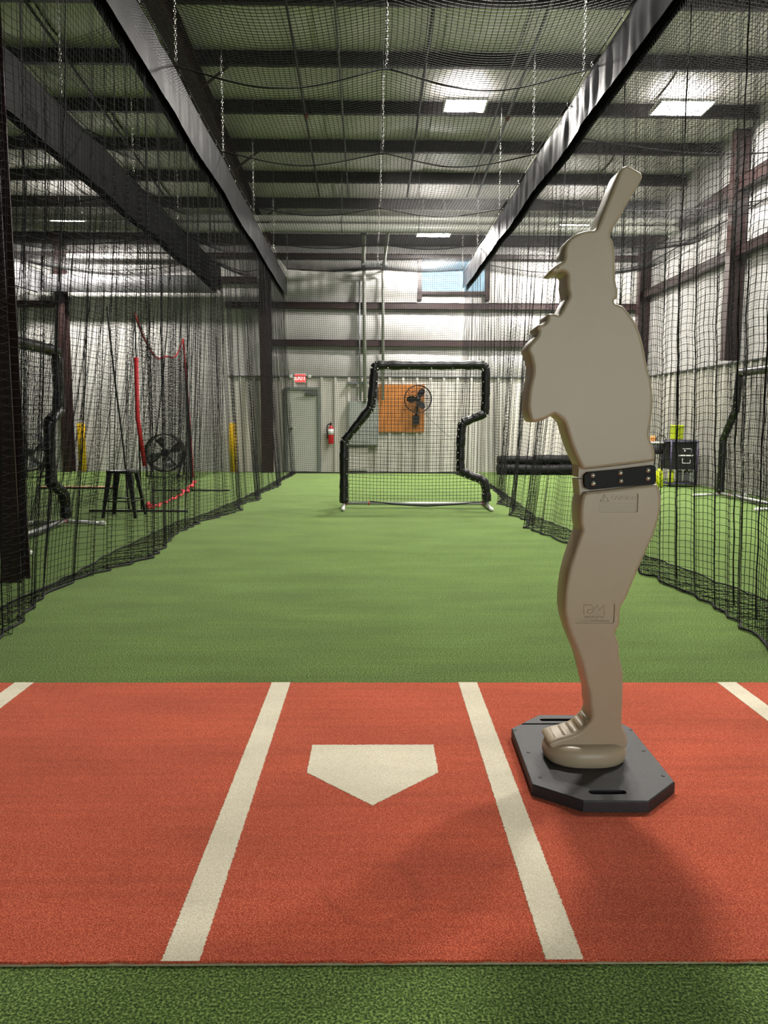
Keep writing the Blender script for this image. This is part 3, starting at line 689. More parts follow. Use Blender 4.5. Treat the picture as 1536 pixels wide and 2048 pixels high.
# overhead net and its cross ropes
ROPES = [5.05, 7.42, 9.65, 12.05, 14.45, 16.75]
ZR = 4.36
def ceil_z(x, y):
    u = np.where(x < XC, .5*(x-XVL)/(XC-XVL), .5+.5*(x-XC)/(XVR-XC))      # 0..1 across, ropes pulled up at the middle
    z_rope = ZR-np.interp(y, [7, 12, 17], [.19, .12, .04])*np.abs(np.sin(2*pi*u))**1.2*(1) + .0
    yy = np.interp(y, ROPES, np.arange(len(ROPES))); f = yy-np.floor(yy)
    return z_rope-.06*np.sin(pi*f)*(.35+.65*np.exp(-((u-.5)/.2)**2)+.2*np.sin(pi*u))
xs = np.linspace(XVL, XVR, int((XVR-XVL)/CELL)+1); ys = np.arange(4.9, YEND, CELL)
Xg, Yg = np.meshgrid(xs, ys, indexing='ij'); Zg = ceil_z(Xg, Yg)
Xw = Xg+.012*np.sin(Yg*3.1); G = np.stack([Xw, Yg+.015*np.sin(Xg*4), Zg], -1)
V, Q = join_np([strands(G[:, ::2], .003, (0, 0, 1)), strands(np.swapaxes(G, 0, 1), .003, (0, 0, 1))])
tag(link('ceiling_net', mesh_np('ceiling_net', V, Q, M_NET)), 'black mesh net stretched overhead across the batting cage', 'net')
ORD = ['fifth', 'fourth', 'third', 'second', 'first']
for i, y in enumerate(ROPES[1:]):
    m = MB(); x = np.linspace(XVL, XVR, 41); m.tube(np.stack([x, np.full(41, y), ceil_z(x, np.full(41, y))+.004], -1), .008, 6)
    tag(m.build('cross_rope', M_ROPE), 'black rope sagging under the overhead net, %s from the far wall' % ORD[i], 'rope', 'ropes under the overhead net')
def over_net(xa, xb, ya, lab, zz_=4.4, sag=.2, r=.003):
    xs = np.arange(xa, xb, CELL); ys = np.arange(ya, YEND, CELL); Xg, Yg = np.meshgrid(xs, ys, indexing='ij'); u = (Xg-xa)/(xb-xa)
    f = np.interp(Yg, ROPES, np.arange(len(ROPES))); f = f-np.floor(f)
    zf = lambda u_: zz_-sag*np.sin(pi*u_)**1.1
    G = np.stack([Xg+.012*np.sin(Yg*2.7), Yg+.015*np.sin(Xg*4), zf(u)-.07*np.sin(pi*f)], -1)
    V, Q = join_np([strands(G[:, ::4], r, (0, 0, 1)), strands(np.swapaxes(G, 0, 1)[:, ::3], r, (0, 0, 1))])
    tag(link('ceiling_net', mesh_np('ceiling_net', V, Q, M_NET)), lab, 'net', 'overhead nets')
    for i, y in enumerate(ROPES[2:]):
        m = MB(); x = np.linspace(xa, xb, 25); m.tube(np.stack([x, np.full(25, y-.6), zf((x-xa)/(xb-xa))-.01], -1), .009, 5); tag(m.build('cross_rope', M_ROPE), 'black rope under the %s, %s from the far wall' % (lab.split(' net ')[1], ORD[i+1]), 'rope', 'ropes under the side overhead nets')
over_net(-3.2, XVL-.1, 6.5, 'black overhead net between the grey and black valances', r=.0018)
over_net(-7.05, -3.34, 8.0, 'black overhead net above the tan floor board', r=.0022)
over_net(XVR+.12, 5.9, 5.5, 'black overhead net above the ball cart bay', r=.0022)
# far end net
xs = np.linspace(XVL+.02, XVR-.02, int((XVR-XVL)/CELL)+1); zs = np.arange(.01, 4.4, CELL)
Xg, Zg = np.meshgrid(xs, zs, indexing='ij'); sagb = np.sin(pi*(Xg-XVL)/(XVR-XVL))
G = np.stack([Xg+.01*np.sin(Zg*5), YEND+.06*sagb*np.sin(pi*Zg/4.4)+.02*np.sin(Xg*7), Zg-.05*sagb*(Zg > .05)], -1); G[..., 2] = np.maximum(G[..., 2], .006)
V, Q = join_np([strands(G[:, ::4], .0028, (0, 1, 0)), strands(np.swapaxes(G, 0, 1)[:, ::2], .0028, (0, 1, 0))])
bn = tag(link('back_net', mesh_np('back_net', V, Q, M_NET)), 'black mesh net closing the far end of the cage before the grey door', 'net')
m = MB(); m.tube([(XVL, YEND-.02, .015), (-.6, YEND-.03, .012), (.4, YEND+.01, .02), (XVR, YEND-.01, .015)], .016, 6); m.build('hem_rope', M_ROPE, bn)

# ------------------------------------------------------------------ valances
def flap(x, y0, y1, z0, z1, seed, amp, bulge):
    """z0, z1: (near, far) heights of the lower and upper edge"""
    g = np.random.default_rng(seed); n = int((y1-y0)/.05); ys = np.linspace(y0, y1, n); t = np.linspace(0, 1, 7)
    Yg, Tg = np.meshgrid(ys, t, indexing='ij')
    f = np.zeros_like(Yg)
    for L_, a in ((1.7, .8), (.83, .7), (.37, .6), (.21, .45), (.13, .25)): f += a*np.sin(2*pi*Yg/L_+g.uniform(0, 6)+2.2*Tg*g.uniform(-1, 1)+1.2*np.sin(Yg*1.7))
    X = x+amp*f*(.12+np.sin(pi*np.minimum(Tg*.95, 1))**.8)+bulge*np.sin(pi*Tg)
    k = np.clip((Yg-6)/10.9, -.7, 1); za = z0[0]+(z0[1]-z0[0])*k; zb = z1[0]+(z1[1]-z1[0])*k
    Z = zb-(zb-za)*Tg+.012*np.sin(Yg*1.9+seed)*Tg-.025*np.abs(np.sin(pi*(Yg-ROPES[0])/2.35))
    return np.stack([X, Yg, Z], -1)
hook = MB().tube([(0, .0, 0), (.008, .01, .025), (0, .0, .05), (-.008, -.01, .025)], .0045, 5, closed=True).mesh('snap_hook', M_CHROME)
def valance(xin, s, y0, y1, label, ztop, zin, zout, min_=M_VINYL, amp=.006, hooks=True, seed=1):
    t = thing('valance', (0, 0, 0), label, 'valance', 'vinyl valances of the cages')
    MB().sheet(flap(xin, y0, y1, zin, ztop, seed, amp, .0)).build('inner_flap', min_, t)
    MB().sheet(flap(xin+s*.09, y0, y1, zout, ztop, seed+1, .002, 0)).build('outer_flap', M_VINYLD, t)  # shaded side of the folded vinyl, its shade put into a blacker material
    A = flap(xin, y0, y1, zin, ztop, seed, amp, 0)[:, 0]; B = flap(xin+s*.09, y0, y1, zout, ztop, seed+1, .002, 0)[:, 0]
    MB().sheet(np.stack([A, B], 1)).build('top_fold', M_VINYLD, t)
    m = MB(); m.tube(A[::6]+np.array([-s*.012, 0, .03]), .005, 5); m.build('cable', M_ROPE, t)
    if hooks:
        for y in np.arange(max(y0, 4.5)+.15, y1, .42):
            i = int(np.argmin(abs(A[:, 1]-y))); o = link('snap_hook', hook, t, (A[i, 0]-s*.012, y, A[i, 2]-.008)); o.rotation_euler = (.3*sin(y*7), 0, .6*sin(y*5))
    return t
valance(XVL, -1, -.5, YEND, 'dark grey vinyl valance along the cage side nearest the brown steel column', (4.39, 4.19), (3.99, 3.79), (3.96, 3.78), amp=.004, seed=21)
valance(XVR, 1, -.5, YEND, 'wrinkled shiny black vinyl valance above the tan batter dummy', (4.29, 4.34), (3.92, 3.97), (3.90, 3.93), amp=.010, seed=33)
valance(-3.22, -1, -.5, YEND, 'black vinyl valance above the red-trimmed catch net', (4.42, 4.42), (3.9, 3.9), (3.88, 3.88), min_=M_VINYLD, amp=.003, seed=41)
valance(-7.05, -1, 3, YEND, 'grey vinyl valance on the far side of the neighbouring cage', (4.3, 4.3), (3.84, 3.84), (3.84, 3.84), min_=M_VINYLW, amp=.01, hooks=False, seed=51)  # paler vinyl carries the light falling on this face
t = thing('valance', (0, 0, 0), 'grey vinyl valance across the far end of the neighbouring cage', 'valance', 'vinyl valances of the cages')
n = 70; x = np.linspace(-7.0, -3.35, n); q = np.linspace(0, 1, 8); Xg, Tg = np.meshgrid(x, q, indexing='ij')
Yv = YEND-.02-.07*np.sin(pi*Tg)-.01*np.sin(Xg*9)*Tg; MB().sheet(np.stack([Xg, Yv, 4.24-.36*Tg], -1)).build('inner_flap', M_VINYLW, t)  # lit face, brightness put into the paler vinyl
MB().sheet(np.stack([Xg, Yv*0+YEND+.06, 4.24-.36*Tg], -1)).build('outer_flap', M_VINYLD, t)  # unlit back sheet, darkness put into its material

# ------------------------------------------------------------------ hanging chains
lk = []
def chain_mesh(L_, cable):
    m = MB(); n = int(L_/.034)
    for i in range(n):
        z = i*.034; pts = []
        for k in range(8):
            a = 2*pi*k/8; p = (.0105*cos(a), 0, .0135*sin(a)+math.copysign(.009, sin(a)) if abs(sin(a)) > .01 else 0)
            pts.append((p[0], 0, p[2]+z+.02) if i % 2 == 0 else (0, p[0], p[2]+z+.02))
        m.tube(pts, .0034, 4, closed=True)
    return m.mesh('chain_links', M_CHROME)
cable_len = lambda z0, y: zpur(y)+.01-z0
ch_me = {}
def chain(x, y, z0, frac, label, group):
    tot = cable_len(z0, y); L_ = max(.25, tot*frac); key = round(L_, 2)
    if key not in ch_me: ch_me[key] = chain_mesh(L_, 0)
    t = thing('hanging_chain', (x, y, z0), label, 'chain', group)
    link('chain_links', ch_me[key], t)
    m = MB(); m.tube([(0, 0, L_-.02), (.01, 0, tot)], .0042, 5); m.build('cable', M_CONC, t)
    m = MB(); m.tube([(0, 0, .0), (.014, 0, -.02), (0, 0, -.045), (-.014, 0, -.02)], .005, 5, closed=True); m.build('snap_hook', M_CHROME, t)
for i, y in enumerate(ROPES[1:]):
    k = np.clip((y-6)/10.9, 0, 1)
    chain(XVL+.02, y, 4.43-.2*k, .62, 'steel chain above the dark grey vinyl valance, %s from the far wall' % ORD[i], 'chains along the dark grey valance')
    chain(XVR-.02, y, 4.33+.05*k, .62, 'steel chain above the wrinkled shiny valance, %s from the far wall' % ORD[i], 'chains along the wrinkled valance')
    chain(XC, y, ZR+.05, .5, 'steel chain above the overhead net middle, %s from the far wall' % ORD[i], 'chains above the overhead net')
for i, y in enumerate((8.4, 10.8, 13.2, 15.6)): chain(-3.2, y, 4.47, .6, 'steel chain above the catch net valance, %s from the far wall' % ORD[i+1], 'chains along the neighbouring valance')
for i, y in enumerate((11.5, 14.5)): chain(-6.9, y, 4.35, .5, 'steel chain above the far grey valance, %s from the far wall' % ORD[i+3], 'chains along the far grey valance')

# ================================================================== STEEL COLUMN near the camera
pc = at_z(29, 1165, 0)
o = hcol(float(pc[0])-.02, float(pc[1])+.075, 0, zpur(5.3)-.36, .0, 'steel_column', None, .14, .15)
tag(o, 'dark brown steel building column behind the side net next to the padded screen', 'column')

# ================================================================== PITCHING SCREENS
def sp(u, v): p = at_y(640+u/4.042, 700+v/4.042, 10.15); return np.array([p[0], 0, p[2]])
o_w = at_y(640+195/4.042, 1010, 10.15)
OX = float(o_w[0])
def spl(u, v): p = sp(u, v); return np.array([p[0]-OX, 0, max(p[2], .03)])
SEGS = [('left_post_pad', [(193,1236),(194,1000),(196,728)]), ('diagonal_pad', [(196,732),(300,602),(412,462)]), ('upper_post_pad', [(412,466),(426,330),(440,150)]),
        ('top_pad', [(436,150),(455,128),(490,122),(900,123),(1280,122),(1322,130),(1340,152)]), ('right_post_pad', [(1341,140),(1340,350),(1332,520)]), ('ledge_pad', [(1336,512),(1250,548),(1150,590)]),
        ('notch_pad', [(1152,584),(1140,700),(1135,860),(1136,980)]), ('lower_elbow_pad', [(1132,970),(1220,1015),(1310,1050),(1340,1105)]), ('right_foot_pad', [(1338,1085),(1345,1160),(1348,1222)])]
def screen_local():
    t = bpy.data.objects.new('pitching_screen', None); COL.objects.link(t)
    outline = []
    for i, (nm, pts) in enumerate(SEGS):
        P = smooth_open([spl(u, v) for u, v in pts], 10); outline += list(P[::4])
        L_ = np.concatenate([[0], np.cumsum(np.linalg.norm(np.diff(P, axis=0), axis=1))])
        r = .058+.003*np.sin(L_*33+i)+.0025*np.sin(L_*71+i*2)+.002*np.sin(L_*13+i*3); r[0] *= .9; r[-1] *= .9
        m = MB(); m.tube(P, list(r), 14); pad = m.build(nm, M_PAD, t)
        # lacing grommets along the inside
        for k in range(2, len(P)-2, 4):
            tn = P[k+1]-P[k-1]; tn /= np.linalg.norm(tn); inn = np.array([tn[2], 0, -tn[0]])
            c = P[k]+inn*.040
            link('grommet', GROM, pad, (c[0], -.041, c[2]))
    # strap bands at the corners
    for (u, v, du, dv) in ((196, 738, 26, 20), (445, 138, 26, -22), (1332, 140, 24, 24), (1330, 515, 20, -24)):
        a = spl(u-du, v-dv); b = spl(u+du, v+dv); m = MB(); m.tube([a+[0, -.042, 0], (a+b)/2+[0, -.056, 0], b+[0, -.042, 0]], .003, 5); m.build('corner_cord', M_GALV, t)
    # steel base: bottom tube, feet, caps, ties
    a = spl(195, 1240); b = spl(1345, 1240)
    m = MB(); m.tube([(a[0], 0, .06), (b[0], 0, .06)], .021, 12); m.build('bottom_tube', M_ALU, t)
    for x, yo in ((a[0], -.36), (b[0]+.01, -.36)):
        m = MB(); m.tube([(x, -.40, .024), (x, -.2, .034), (x, 0, .045), (x, .2, .034), (x, .40, .024)], .022, 12); ft = m.build('foot', M_ALU, t)
        for s in (-1, 1):
            c = MB(); c.lathe([(.026, -.04), (.0265, .0), (.02, .02), (.004, .028)] if s > 0 else [(.004, -.028), (.02, -.02), (.0265, 0), (.026, .04)], (x, s*.40, .027), 12, 'y'); c.build('foot_cap', M_CAP, ft)
        c = MB(); c.tube([(x, 0, .03), (x, 0, .1)], .026, 10); c.build('post_stub', M_ALU, t)
    for x in (a[0]+.03, a[0]+.33, b[0]-.05):
        c = MB(); c.tube([(x, -.025, .06), (x, 0, .09), (x, .025, .06), (x, 0, .035)], .006, 5, closed=True); c.build('red_tie', M_REDP, t)
    # net clipped to the frame outline
    O = np.array(outline)[:, [0, 2]]; O[0, 1] = .07; O[-1, 1] = .07
    def cuts(val, ax):
        r_ = []
        for i in range(len(O)):
            p, q_ = O[i], O[(i+1) % len(O)]
            if (p[ax] <= val) != (q_[ax] <= val): r_.append(p[1-ax]+(q_[1-ax]-p[1-ax])*(val-p[ax])/(q_[ax]-p[ax]))
        return sorted(r_)
    parts = []
    bulge = lambda x, z: .10*np.exp(-((z-.35)/.35)**2)*np.sin(pi*np.clip(x/2, 0, 1))+.01*np.sin(x*9+z*5)
    for ax in (0, 1):
        lo, hi = O[:, ax].min(), O[:, ax].max()
        for v_ in np.arange(lo+.02, hi, CELL*1.04):
            c = cuts(v_, ax)
            for p, q_ in zip(c[::2], c[1::2]):
                if q_-p < .03: continue
                w_ = np.linspace(p, q_, max(3, int((q_-p)/.08)))
                X_, Z_ = (np.full_like(w_, v_), w_) if ax == 0 else (w_, np.full_like(w_, v_))
                dz = -.04*np.sin(pi*np.clip(X_/2, 0, 1))*np.exp(-((Z_-.5)/.5)**2)
                parts.append(strands(np.stack([X_, bulge(X_, Z_)+.01, np.maximum(Z_+dz, .03)], -1)[None], .003, (0, 1, 0)))
    V, Q = join_np(parts); link('screen_net', mesh_np('screen_net', V, Q, M_NETW), t)
    m = MB(); m.tube([(a[0]+.35, .0, .085), (a[0]+.7, -.02, .05), (a[0]+1.1, -.03, .03), (a[0]+1.45, -.02, .05), (a[0]+1.9, 0, .085)], .011, 6); m.build('net_hem', M_ROPE, t)
    return t
GROM = MB().lathe([(.0075, .002), (.0075, -.002), (.004, -.003)], (0, 0, 0), 10, 'y').mesh('grommet', M_CHROME)
scr = screen_local(); scr.location = (OX, 10.15, 0)
s2 = copy_tree(scr); s3 = copy_tree(scr)
tag(scr, 'black padded L-shaped pitching screen standing alone on open green turf', 'screen', 'pitching screens')
ps = at_z(150, 1048, 0); s2.rotation_euler = (0, 0, pi/2+.02); s2.location = (float(ps[0])+.0, float(ps[1])-2.05, 0)
tag(s2, 'black padded pitching screen behind the side net next to the brown column', 'screen', 'pitching screens')
pr_ = (5.43, 11.72); s3.rotation_euler = (0, 0, -pi/2); s3.location = (float(pr_[0]), float(pr_[1]), 0)
tag(s3, 'black padded pitching screen behind the side net by the ribbed side wall', 'screen', 'pitching screens')

# ================================================================== THINGS ON THE FAR WALL
def bw(u, v, off=.05): p = at_y(u, v, YW-off); return float(p[0]), float(p[2])
# exit sign
x0, z1 = bw(590, 749); x1, z0 = bw(611, 764)
t = thing('exit_sign', ((x0+x1)/2, YW-.06, z0), 'lit red exit sign above the grey door', 'sign')
W2, H = (x1-x0)/2, z1-z0
m = MB(); m.box(-W2-.015, W2+.015, -.0, .035, -.015, H+.015); m.build('housing', M_CAP, t)
m = MB(); m.box(-W2, W2, -.008, -.0005, 0, H); f = m.build('face', M_EXIT, t)
link('lettering', text_mesh('EXIT', .125, .001, M_EXITL, 'lettering', bold=.003), f, (0, -.0095, H/2), (pi/2, 0, 0))
# emergency lamp heads beside it
m = MB()
for s in (-1, 1): m.lathe([(.02, .03), (.045, .0), (.045, -.03), (.03, -.035)], (s*(W2+.09), 0, H*.75), 12, 'y')
m.tube([(-W2-.09, .01, H*.75), (W2+.09, .01, H*.75)], .008, 6); m.build('lamp_heads', M_CAP, t)
# fire extinguisher
xe, ze = bw(662, 888, .12)
t = thing('fire_extinguisher', (xe, YW-.14, ze), 'red fire extinguisher hung on the white wall between the door and panel', 'fire extinguisher')
m = MB(); m.lathe([(.045, 0), (.06, .01), (.062, .02), (.062, .34), (.05, .385), (.024, .41), (.022, .43)], (0, 0, 0), 18); b_ = m.build('cylinder', M_FRED, t)
m = MB(); m.lathe([(.0628, .21), (.0628, .34)], (0, 0, 0), 18); m.build('label_band', M_WHITEP, b_)
m = MB(); m.box(-.02, .02, -.03, .03, .43, .47); m.box(-.012, .012, -.1, .02, .475, .49); m.box(-.012, .012, -.09, .02, .44, .45); m.build('valve_handle', M_BLACKM, t)
m = MB(); m.tube(smooth_open([(-.02, 0, .45), (-.075, 0, .42), (-.085, 0, .3), (-.075, -.01, .12)], 6), .012, 8); m.build('hose', M_BLACK, t)
m = MB(); m.box(-.035, .035, .06, .117, .3, .34); m.build('wall_bracket', M_CONC, t)
# electrical panels, conduits
x0, z1 = bw(697, 803); x1, z0 = bw(757, 890)
t = thing('electrical_panel', ((x0+x1)/2, YW-.12, z0), 'tall grey electrical panel behind the pitching screen diagonal', 'electrical panel')
Wd = (x1-x0)/2
m = MB(); m.box(-Wd, Wd, -.08, .06, 0, z1-z0); b_ = m.build('cabinet', M_GREY, t)
m = MB(); m.box(-Wd+.02, Wd-.02, -.092, -.081, .02, z1-z0-.02); d_ = m.build('panel_door', M_GREY, t)
m = MB(); m.box(Wd-.07, Wd-.05, -.105, -.093, (z1-z0)/2-.05, (z1-z0)/2+.05); m.build('latch', M_CHROME, d_)
x0b, z1b = bw(697, 893); x1b, _ = bw(736, 893)
t = thing('electrical_panel', ((x0b+x1b)/2, YW-.1, .03), 'lower grey electrical trough standing under the tall panel', 'electrical panel')
Wd = (x1b-x0b)/2; m = MB(); m.box(-Wd, Wd, -.03, .05, 0, z1b-.05); m.build('cabinet', M_LINER, t)
m = MB(); m.box(-Wd+.03, Wd-.03, -.04, -.031, .05, z1b-.1); m.build('cover', M_LINER, t)
x0c, z1c = bw(695, 762); x1c, z0c = bw(737, 768)
t = thing('wall_strut', ((x0c+x1c)/2, YW-.12, z0c), 'steel strut rail across the wall above the tall panel', 'rail')
m = MB(); m.box(x0c-(x0c+x1c)/2, x1c-(x0c+x1c)/2+.2, -.03, .04, 0, .05); m.build('rail', M_GALV, t)
m = MB()
for k in range(4): m.tube([(-.2+k*.16, -.04, .025), (-.2+k*.16, -.05, .025)], .018, 8)
m.build('pipe_clamps', M_GALV, t)
for i, (path, r, lab) in enumerate((
    ([(728, 467, 15.1), (727, 524, 16.9), (728, 545, 17.15), (730, 803, 17.17)], .042, 'wide white conduit pipe dropping down the far wall to the panel'),
    ([(776, 462, 15.1), (768, 530, 16.9), (766, 548, 17.15), (766, 800, 17.17)], .034, 'white conduit pipe dropping down behind the orange plywood board'),
    ([(719, 560, 17.18), (719, 700, 17.18), (720, 800, 17.18)], .02, 'thin conduit beside the wide white conduit pipe'))):
    P = [at_y(u, v, y) for u, v, y in path]; z0 = float(P[-1][2]); t = thing('conduit_pipe', (float(P[-1][0]), float(P[-1][1]), z0), lab, 'pipe')
    L_ = [p-np.array([P[-1][0], P[-1][1], z0]) for p in P]; m = MB(); m.tube(L_, r, 10); m.build('pipe', M_GALV if i == 2 else M_CAPG, t)
    if i < 2:
        c = MB(); c.lathe([(r*1.6, 0), (r*1.6, .06)], tuple(L_[0]-np.array([0, 0, .03])), 12); c.build('collar', M_CONC, t)
        c = MB(); q_ = L_[1]; c.lathe([(r*1.25, -.06), (r*1.25, .06)], tuple(q_), 12); c.build('coupling', M_GALV, t)
p0 = at_y(722, 528, 16.85); p1 = at_y(776, 528, 16.85)
t = thing('wall_strut', (float(p0[0]), 16.85, float(p0[2])), 'short white steel strut tying the two conduit pipes together', 'rail')
m = MB(); m.box(0, float(p1[0]-p0[0]), -.02, .02, -.03, .03); m.build('rail', M_GALV, t)
m = MB(); m.box(.0, .04, .02, .5, -.02, .02); m.box(float(p1[0]-p0[0])-.04, float(p1[0]-p0[0]), .02, .5, -.02, .02); m.build('standoff', M_GALV, t)
# plywood with fan
x0, z1 = bw(757, 769); x1, z0 = bw(848, 865)
t = thing('plywood_board', ((x0+x1)/2, YW-.075, z0), 'orange plywood square board fixed to the white ribbed wall', 'board')
m = MB(); m.box(-(x1-x0)/2, (x1-x0)/2, -.009, .02, 0, z1-z0); m.build('sheet', M_PLY, t)
m = MB()
for sx in (-.9, .9):
    for h in (.06, .5, .94): m.lathe([(.012, -.009), (.01, -.012)], (sx*(x1-x0)/2, 0, h*(z1-z0)), 8, 'y')
m.build('screws', M_GALV, t)
xf_, zf_ = bw(836, 798, .35); RF = .30
t = thing('wall_fan', (xf_, YW-.30, zf_), 'black wall-mounted caged fan on the orange plywood board', 'fan')
m = MB()
for yv in (-.1, .06): m.tube([(RF*cos(a), yv, RF*sin(a)) for a in np.linspace(0, 2*pi, 40, endpoint=False)], .009, 6, closed=True)
for R_ in (.1, .2):
    m.tube([(R_*cos(a), -.11, R_*sin(a)) for a in np.linspace(0, 2*pi, 28, endpoint=False)], .0025, 4, closed=True)
for k in range(28):
    a = 2*pi*k/28; m.tube([(.06*cos(a), -.115, .06*sin(a)), (RF*cos(a+.1), -.1, RF*sin(a+.1)), (RF*cos(a+.1), .06, RF*sin(a+.1)), (.08*cos(a), .08, .08*sin(a))], .002, 4)
m.build('guard', M_BLACKM, t)
for k in range(3):
    a0 = radians(62+120*k); V = []
    for i, rr in enumerate(np.linspace(.05, .25, 7)):
        wv = .085*sin(pi*(.18+.74*i/6))**.6
        for s in (-1, 0, 1):
            aa = a0+s*wv/rr*(.9 if rr > .1 else .55); V.append((rr*cos(aa), -.03+.03*s, rr*sin(aa)))
    q = MB(); q.add(V, [(i*3+j, i*3+j+1, (i+1)*3+j+1, (i+1)*3+j) for i in range(6) for j in range(2)], True); q.build('blade', M_BLACKM, t)
m = MB(); m.lathe([(.02, -.09), (.05, -.08), (.055, 0), (.07, .02), (.07, .12), (.05, .14)], (0, 0, 0), 18, 'y'); m.build('motor', M_BLACKM, t)
m = MB(); m.tube([(0, .1, -.02), (0, .12, -.2), (-.03, .15, -.4)], .022, 8); m.box(-.1, .04, .1, .19, -.56, -.36); m.build('bracket', M_BLACKM, t)
m = MB(); m.tube(smooth_open([(.1, .15, -.25), (.3, .16, -.45), (.55, .18, -.68), (.75, .2, -.85)], 6), .004, 5); m.build('power_cord', M_BLACK, t)
# big horizontal pipes near the far eave
YD = 14.9
for v0, v1, lab in ((432, 446, 'upper of the paired white pipes running across under the roof'), (448, 466, 'lower of the paired white pipes running across under the roof')):
    a = at_y(760, v0, YD); b = at_y(760, v1, YD); r = float(a[2]-b[2])/2; z = float(a[2]+b[2])/2
    t = thing('overhead_pipe', (0, YD, z), lab, 'pipe')
    m = MB(); m.tube(smooth_open([(-7.2, 0, 0), (0, 0, 0), (5.2, 0, 0), (5.75, 0, 0)], 4), r, 16); m.tube(smooth_open([(5.6, 0, 0), (5.72, .02, 0), (5.80, .1, 0), (5.82, .3, 0)], 5), r, 14); m.build('pipe', M_DUCT, t)
    for x in (-6, -3, -.55, .9, 2.6, 4.6):
        c = MB(); c.tube([(x, r*1.06*cos(a_), r*1.06*sin(a_)) for a_ in np.linspace(0, 2*pi, 16, endpoint=False)], .008, 4, closed=True); c.tube([(x, 0, r), (x, 0, (zpur(YD)-z+.05) if v0 == 432 else r*1.12)], .006, 5); c.build('hanger_band', M_CONC, t)
# rolled pads in the corner
for x0, x1, y, z, r, lab in ((2.75, 4.9, 16.55, .115, .115, 'lower black padded roll lying on the turf along the far wall'), (2.78, 3.55, 16.675, .30, .105, 'short black padded roll on top of the stack by the far wall'), (3.58, 5.0, 16.675, .312, .115, 'long black padded roll on top of the stack by the far wall'), (2.9, 4.9, 16.80, .115, .115, 'rear black padded roll lying against the far end of the turf')):
    t = thing('padded_roll', (x0, y, z-r), lab, 'roll', 'black padded rolls by the far wall')
    n = 26; xs = np.linspace(0, x1-x0, n); m = MB(); m.tube([(a, .01*sin(a*7), r+.008*sin(a*5)) for a in xs], [r*(.97+.03*sin(a*23)) for a in xs], 16); m.build('sleeve', M_VINYLD, t)
    for a in (0.15, .5, .85):
        c = MB(); c.tube([((x1-x0)*a, r*1.02*cos(b_), r+r*1.02*sin(b_)) for b_ in np.linspace(0, 2*pi, 18, endpoint=False)], .006, 4, closed=True); c.build('tie_cord', M_ROPE, t)
# bollards
for u, lab in ((172, 'yellow steel bollard by the far wall seen past the padded screen'), (472, 'yellow steel bollard by the far wall next to the brown wall column')):
    p = at_z(u, 943, 0); h = float(at_y(u, 846, p[1])[2])
    t = thing('bollard', (float(p[0]), min(float(p[1]), YW-.3), 0), lab, 'bollard', 'yellow bollards at the far wall')
    m = MB(); m.lathe([(.085, .01), (.085, h-.03), (.07, h-.008), (.03, h)], (0, 0, 0), 18); m.build('post', M_YEL, t)
    m = MB(); m.lathe([(.13, 0), (.13, .012)], (0, 0, 0), 18); m.build('foot_plate', M_CONC, t)

# ================================================================== NEIGHBOURING CAGE THINGS
# stool
t = thing('bar_stool', (-3.04+.06, 9.22, 0), 'black metal backless bar stool behind the side net', 'stool')
H = float(at_y(238, 940, 9.2)[2]); q = MB(); sw = .165
ring = [(sw, 0), (sw+.012, .01)]
V = []
for ins, h in ((0, H-.035), (-.004, H-.01), (.012, H)):
    for k in range(24):
        a = 2*pi*k/24; ca, sa = cos(a), sin(a); e = .35; V.append(((sw-ins)*math.copysign(abs(ca)**e, ca), (sw-ins)*math.copysign(abs(sa)**e, sa), h))
q.add(V, [(i*24+j, i*24+(j+1) % 24, (i+1)*24+(j+1) % 24, (i+1)*24+j) for i in range(2) for j in range(24)]+[tuple(range(48, 72)), tuple(range(24))[::-1]], True); q.build('seat', M_BLACKM, t)
for sx in (-1, 1):
    for sy in (-1, 1):
        q = MB(); a = np.array([sx*.145, sy*.145, H-.03]); b = np.array([sx*.205, sy*.205, 0]); wv = .038
        for pa, pb in (((0, 0), (-sx*1, 0)), ((0, 0), (0, -sy*1))):
            d1 = np.array([pb[0], pb[1], 0]); th = np.array([-d1[1], d1[0], 0])*.004
            q.add([a, a+d1*wv*1.6, b+d1*wv*.75, b, a+th, a+d1*wv*1.6+th, b+d1*wv*.75+th, b+th], [(0,1,2,3),(7,6,5,4),(0,4,5,1),(1,5,6,2),(2,6,7,3),(3,7,4,0)])
        q.build('leg', M_BLACKM, t)
q = MB(); h = .2; e = .19
for p_, q2 in (((-e,-e),(e,-e)), ((e,-e),(e,e)), ((e,e),(-e,e)), ((-e,e),(-e,-e))): q.tube([(p_[0], p_[1], h), (q2[0], q2[1], h)], .008, 6)
q.build('foot_rail', M_BLACKM, t)
# red-trimmed catch net
yA, yB, xn = 9.75, 12.2, -2.96
xn = float(at_z(286, 1021, 0)[0])
t = thing('catch_net', (xn, yA, 0), 'black portable catch net with red trim and coral bottom hem', 'net')
LB = yB-yA
def zz(u, v, y): return float(at_y(u, v, y)[2])
zl = zz(272, 628, yA); zr = zz(357, 678, yB); zm = zz(322, 712, yA+LB*.55)
top = smooth_open([(0, 0, zl), (.0, LB*.16, zl-.27), (0, LB*.36, zl-.46), (0, LB*.58, zm), (0, LB*.8, zm+.05), (0, LB, zr)], 8)
m = MB(); m.tube(top, .012, 6); m.build('top_trim', M_REDP, t)
m = MB(); m.tube([(-.0, -.0, zz(270, 715, yA)), (-.01, 0, 1.2), (.06, 0, zz(278, 932, yA))], .028, 8); m.build('pole_sleeve', M_REDP, t)
m = MB(); m.tube([(0, LB, zr), (.05, LB, 1.5), (.1, LB, .25)], .016, 6); m.build('side_trim', M_REDP, t)
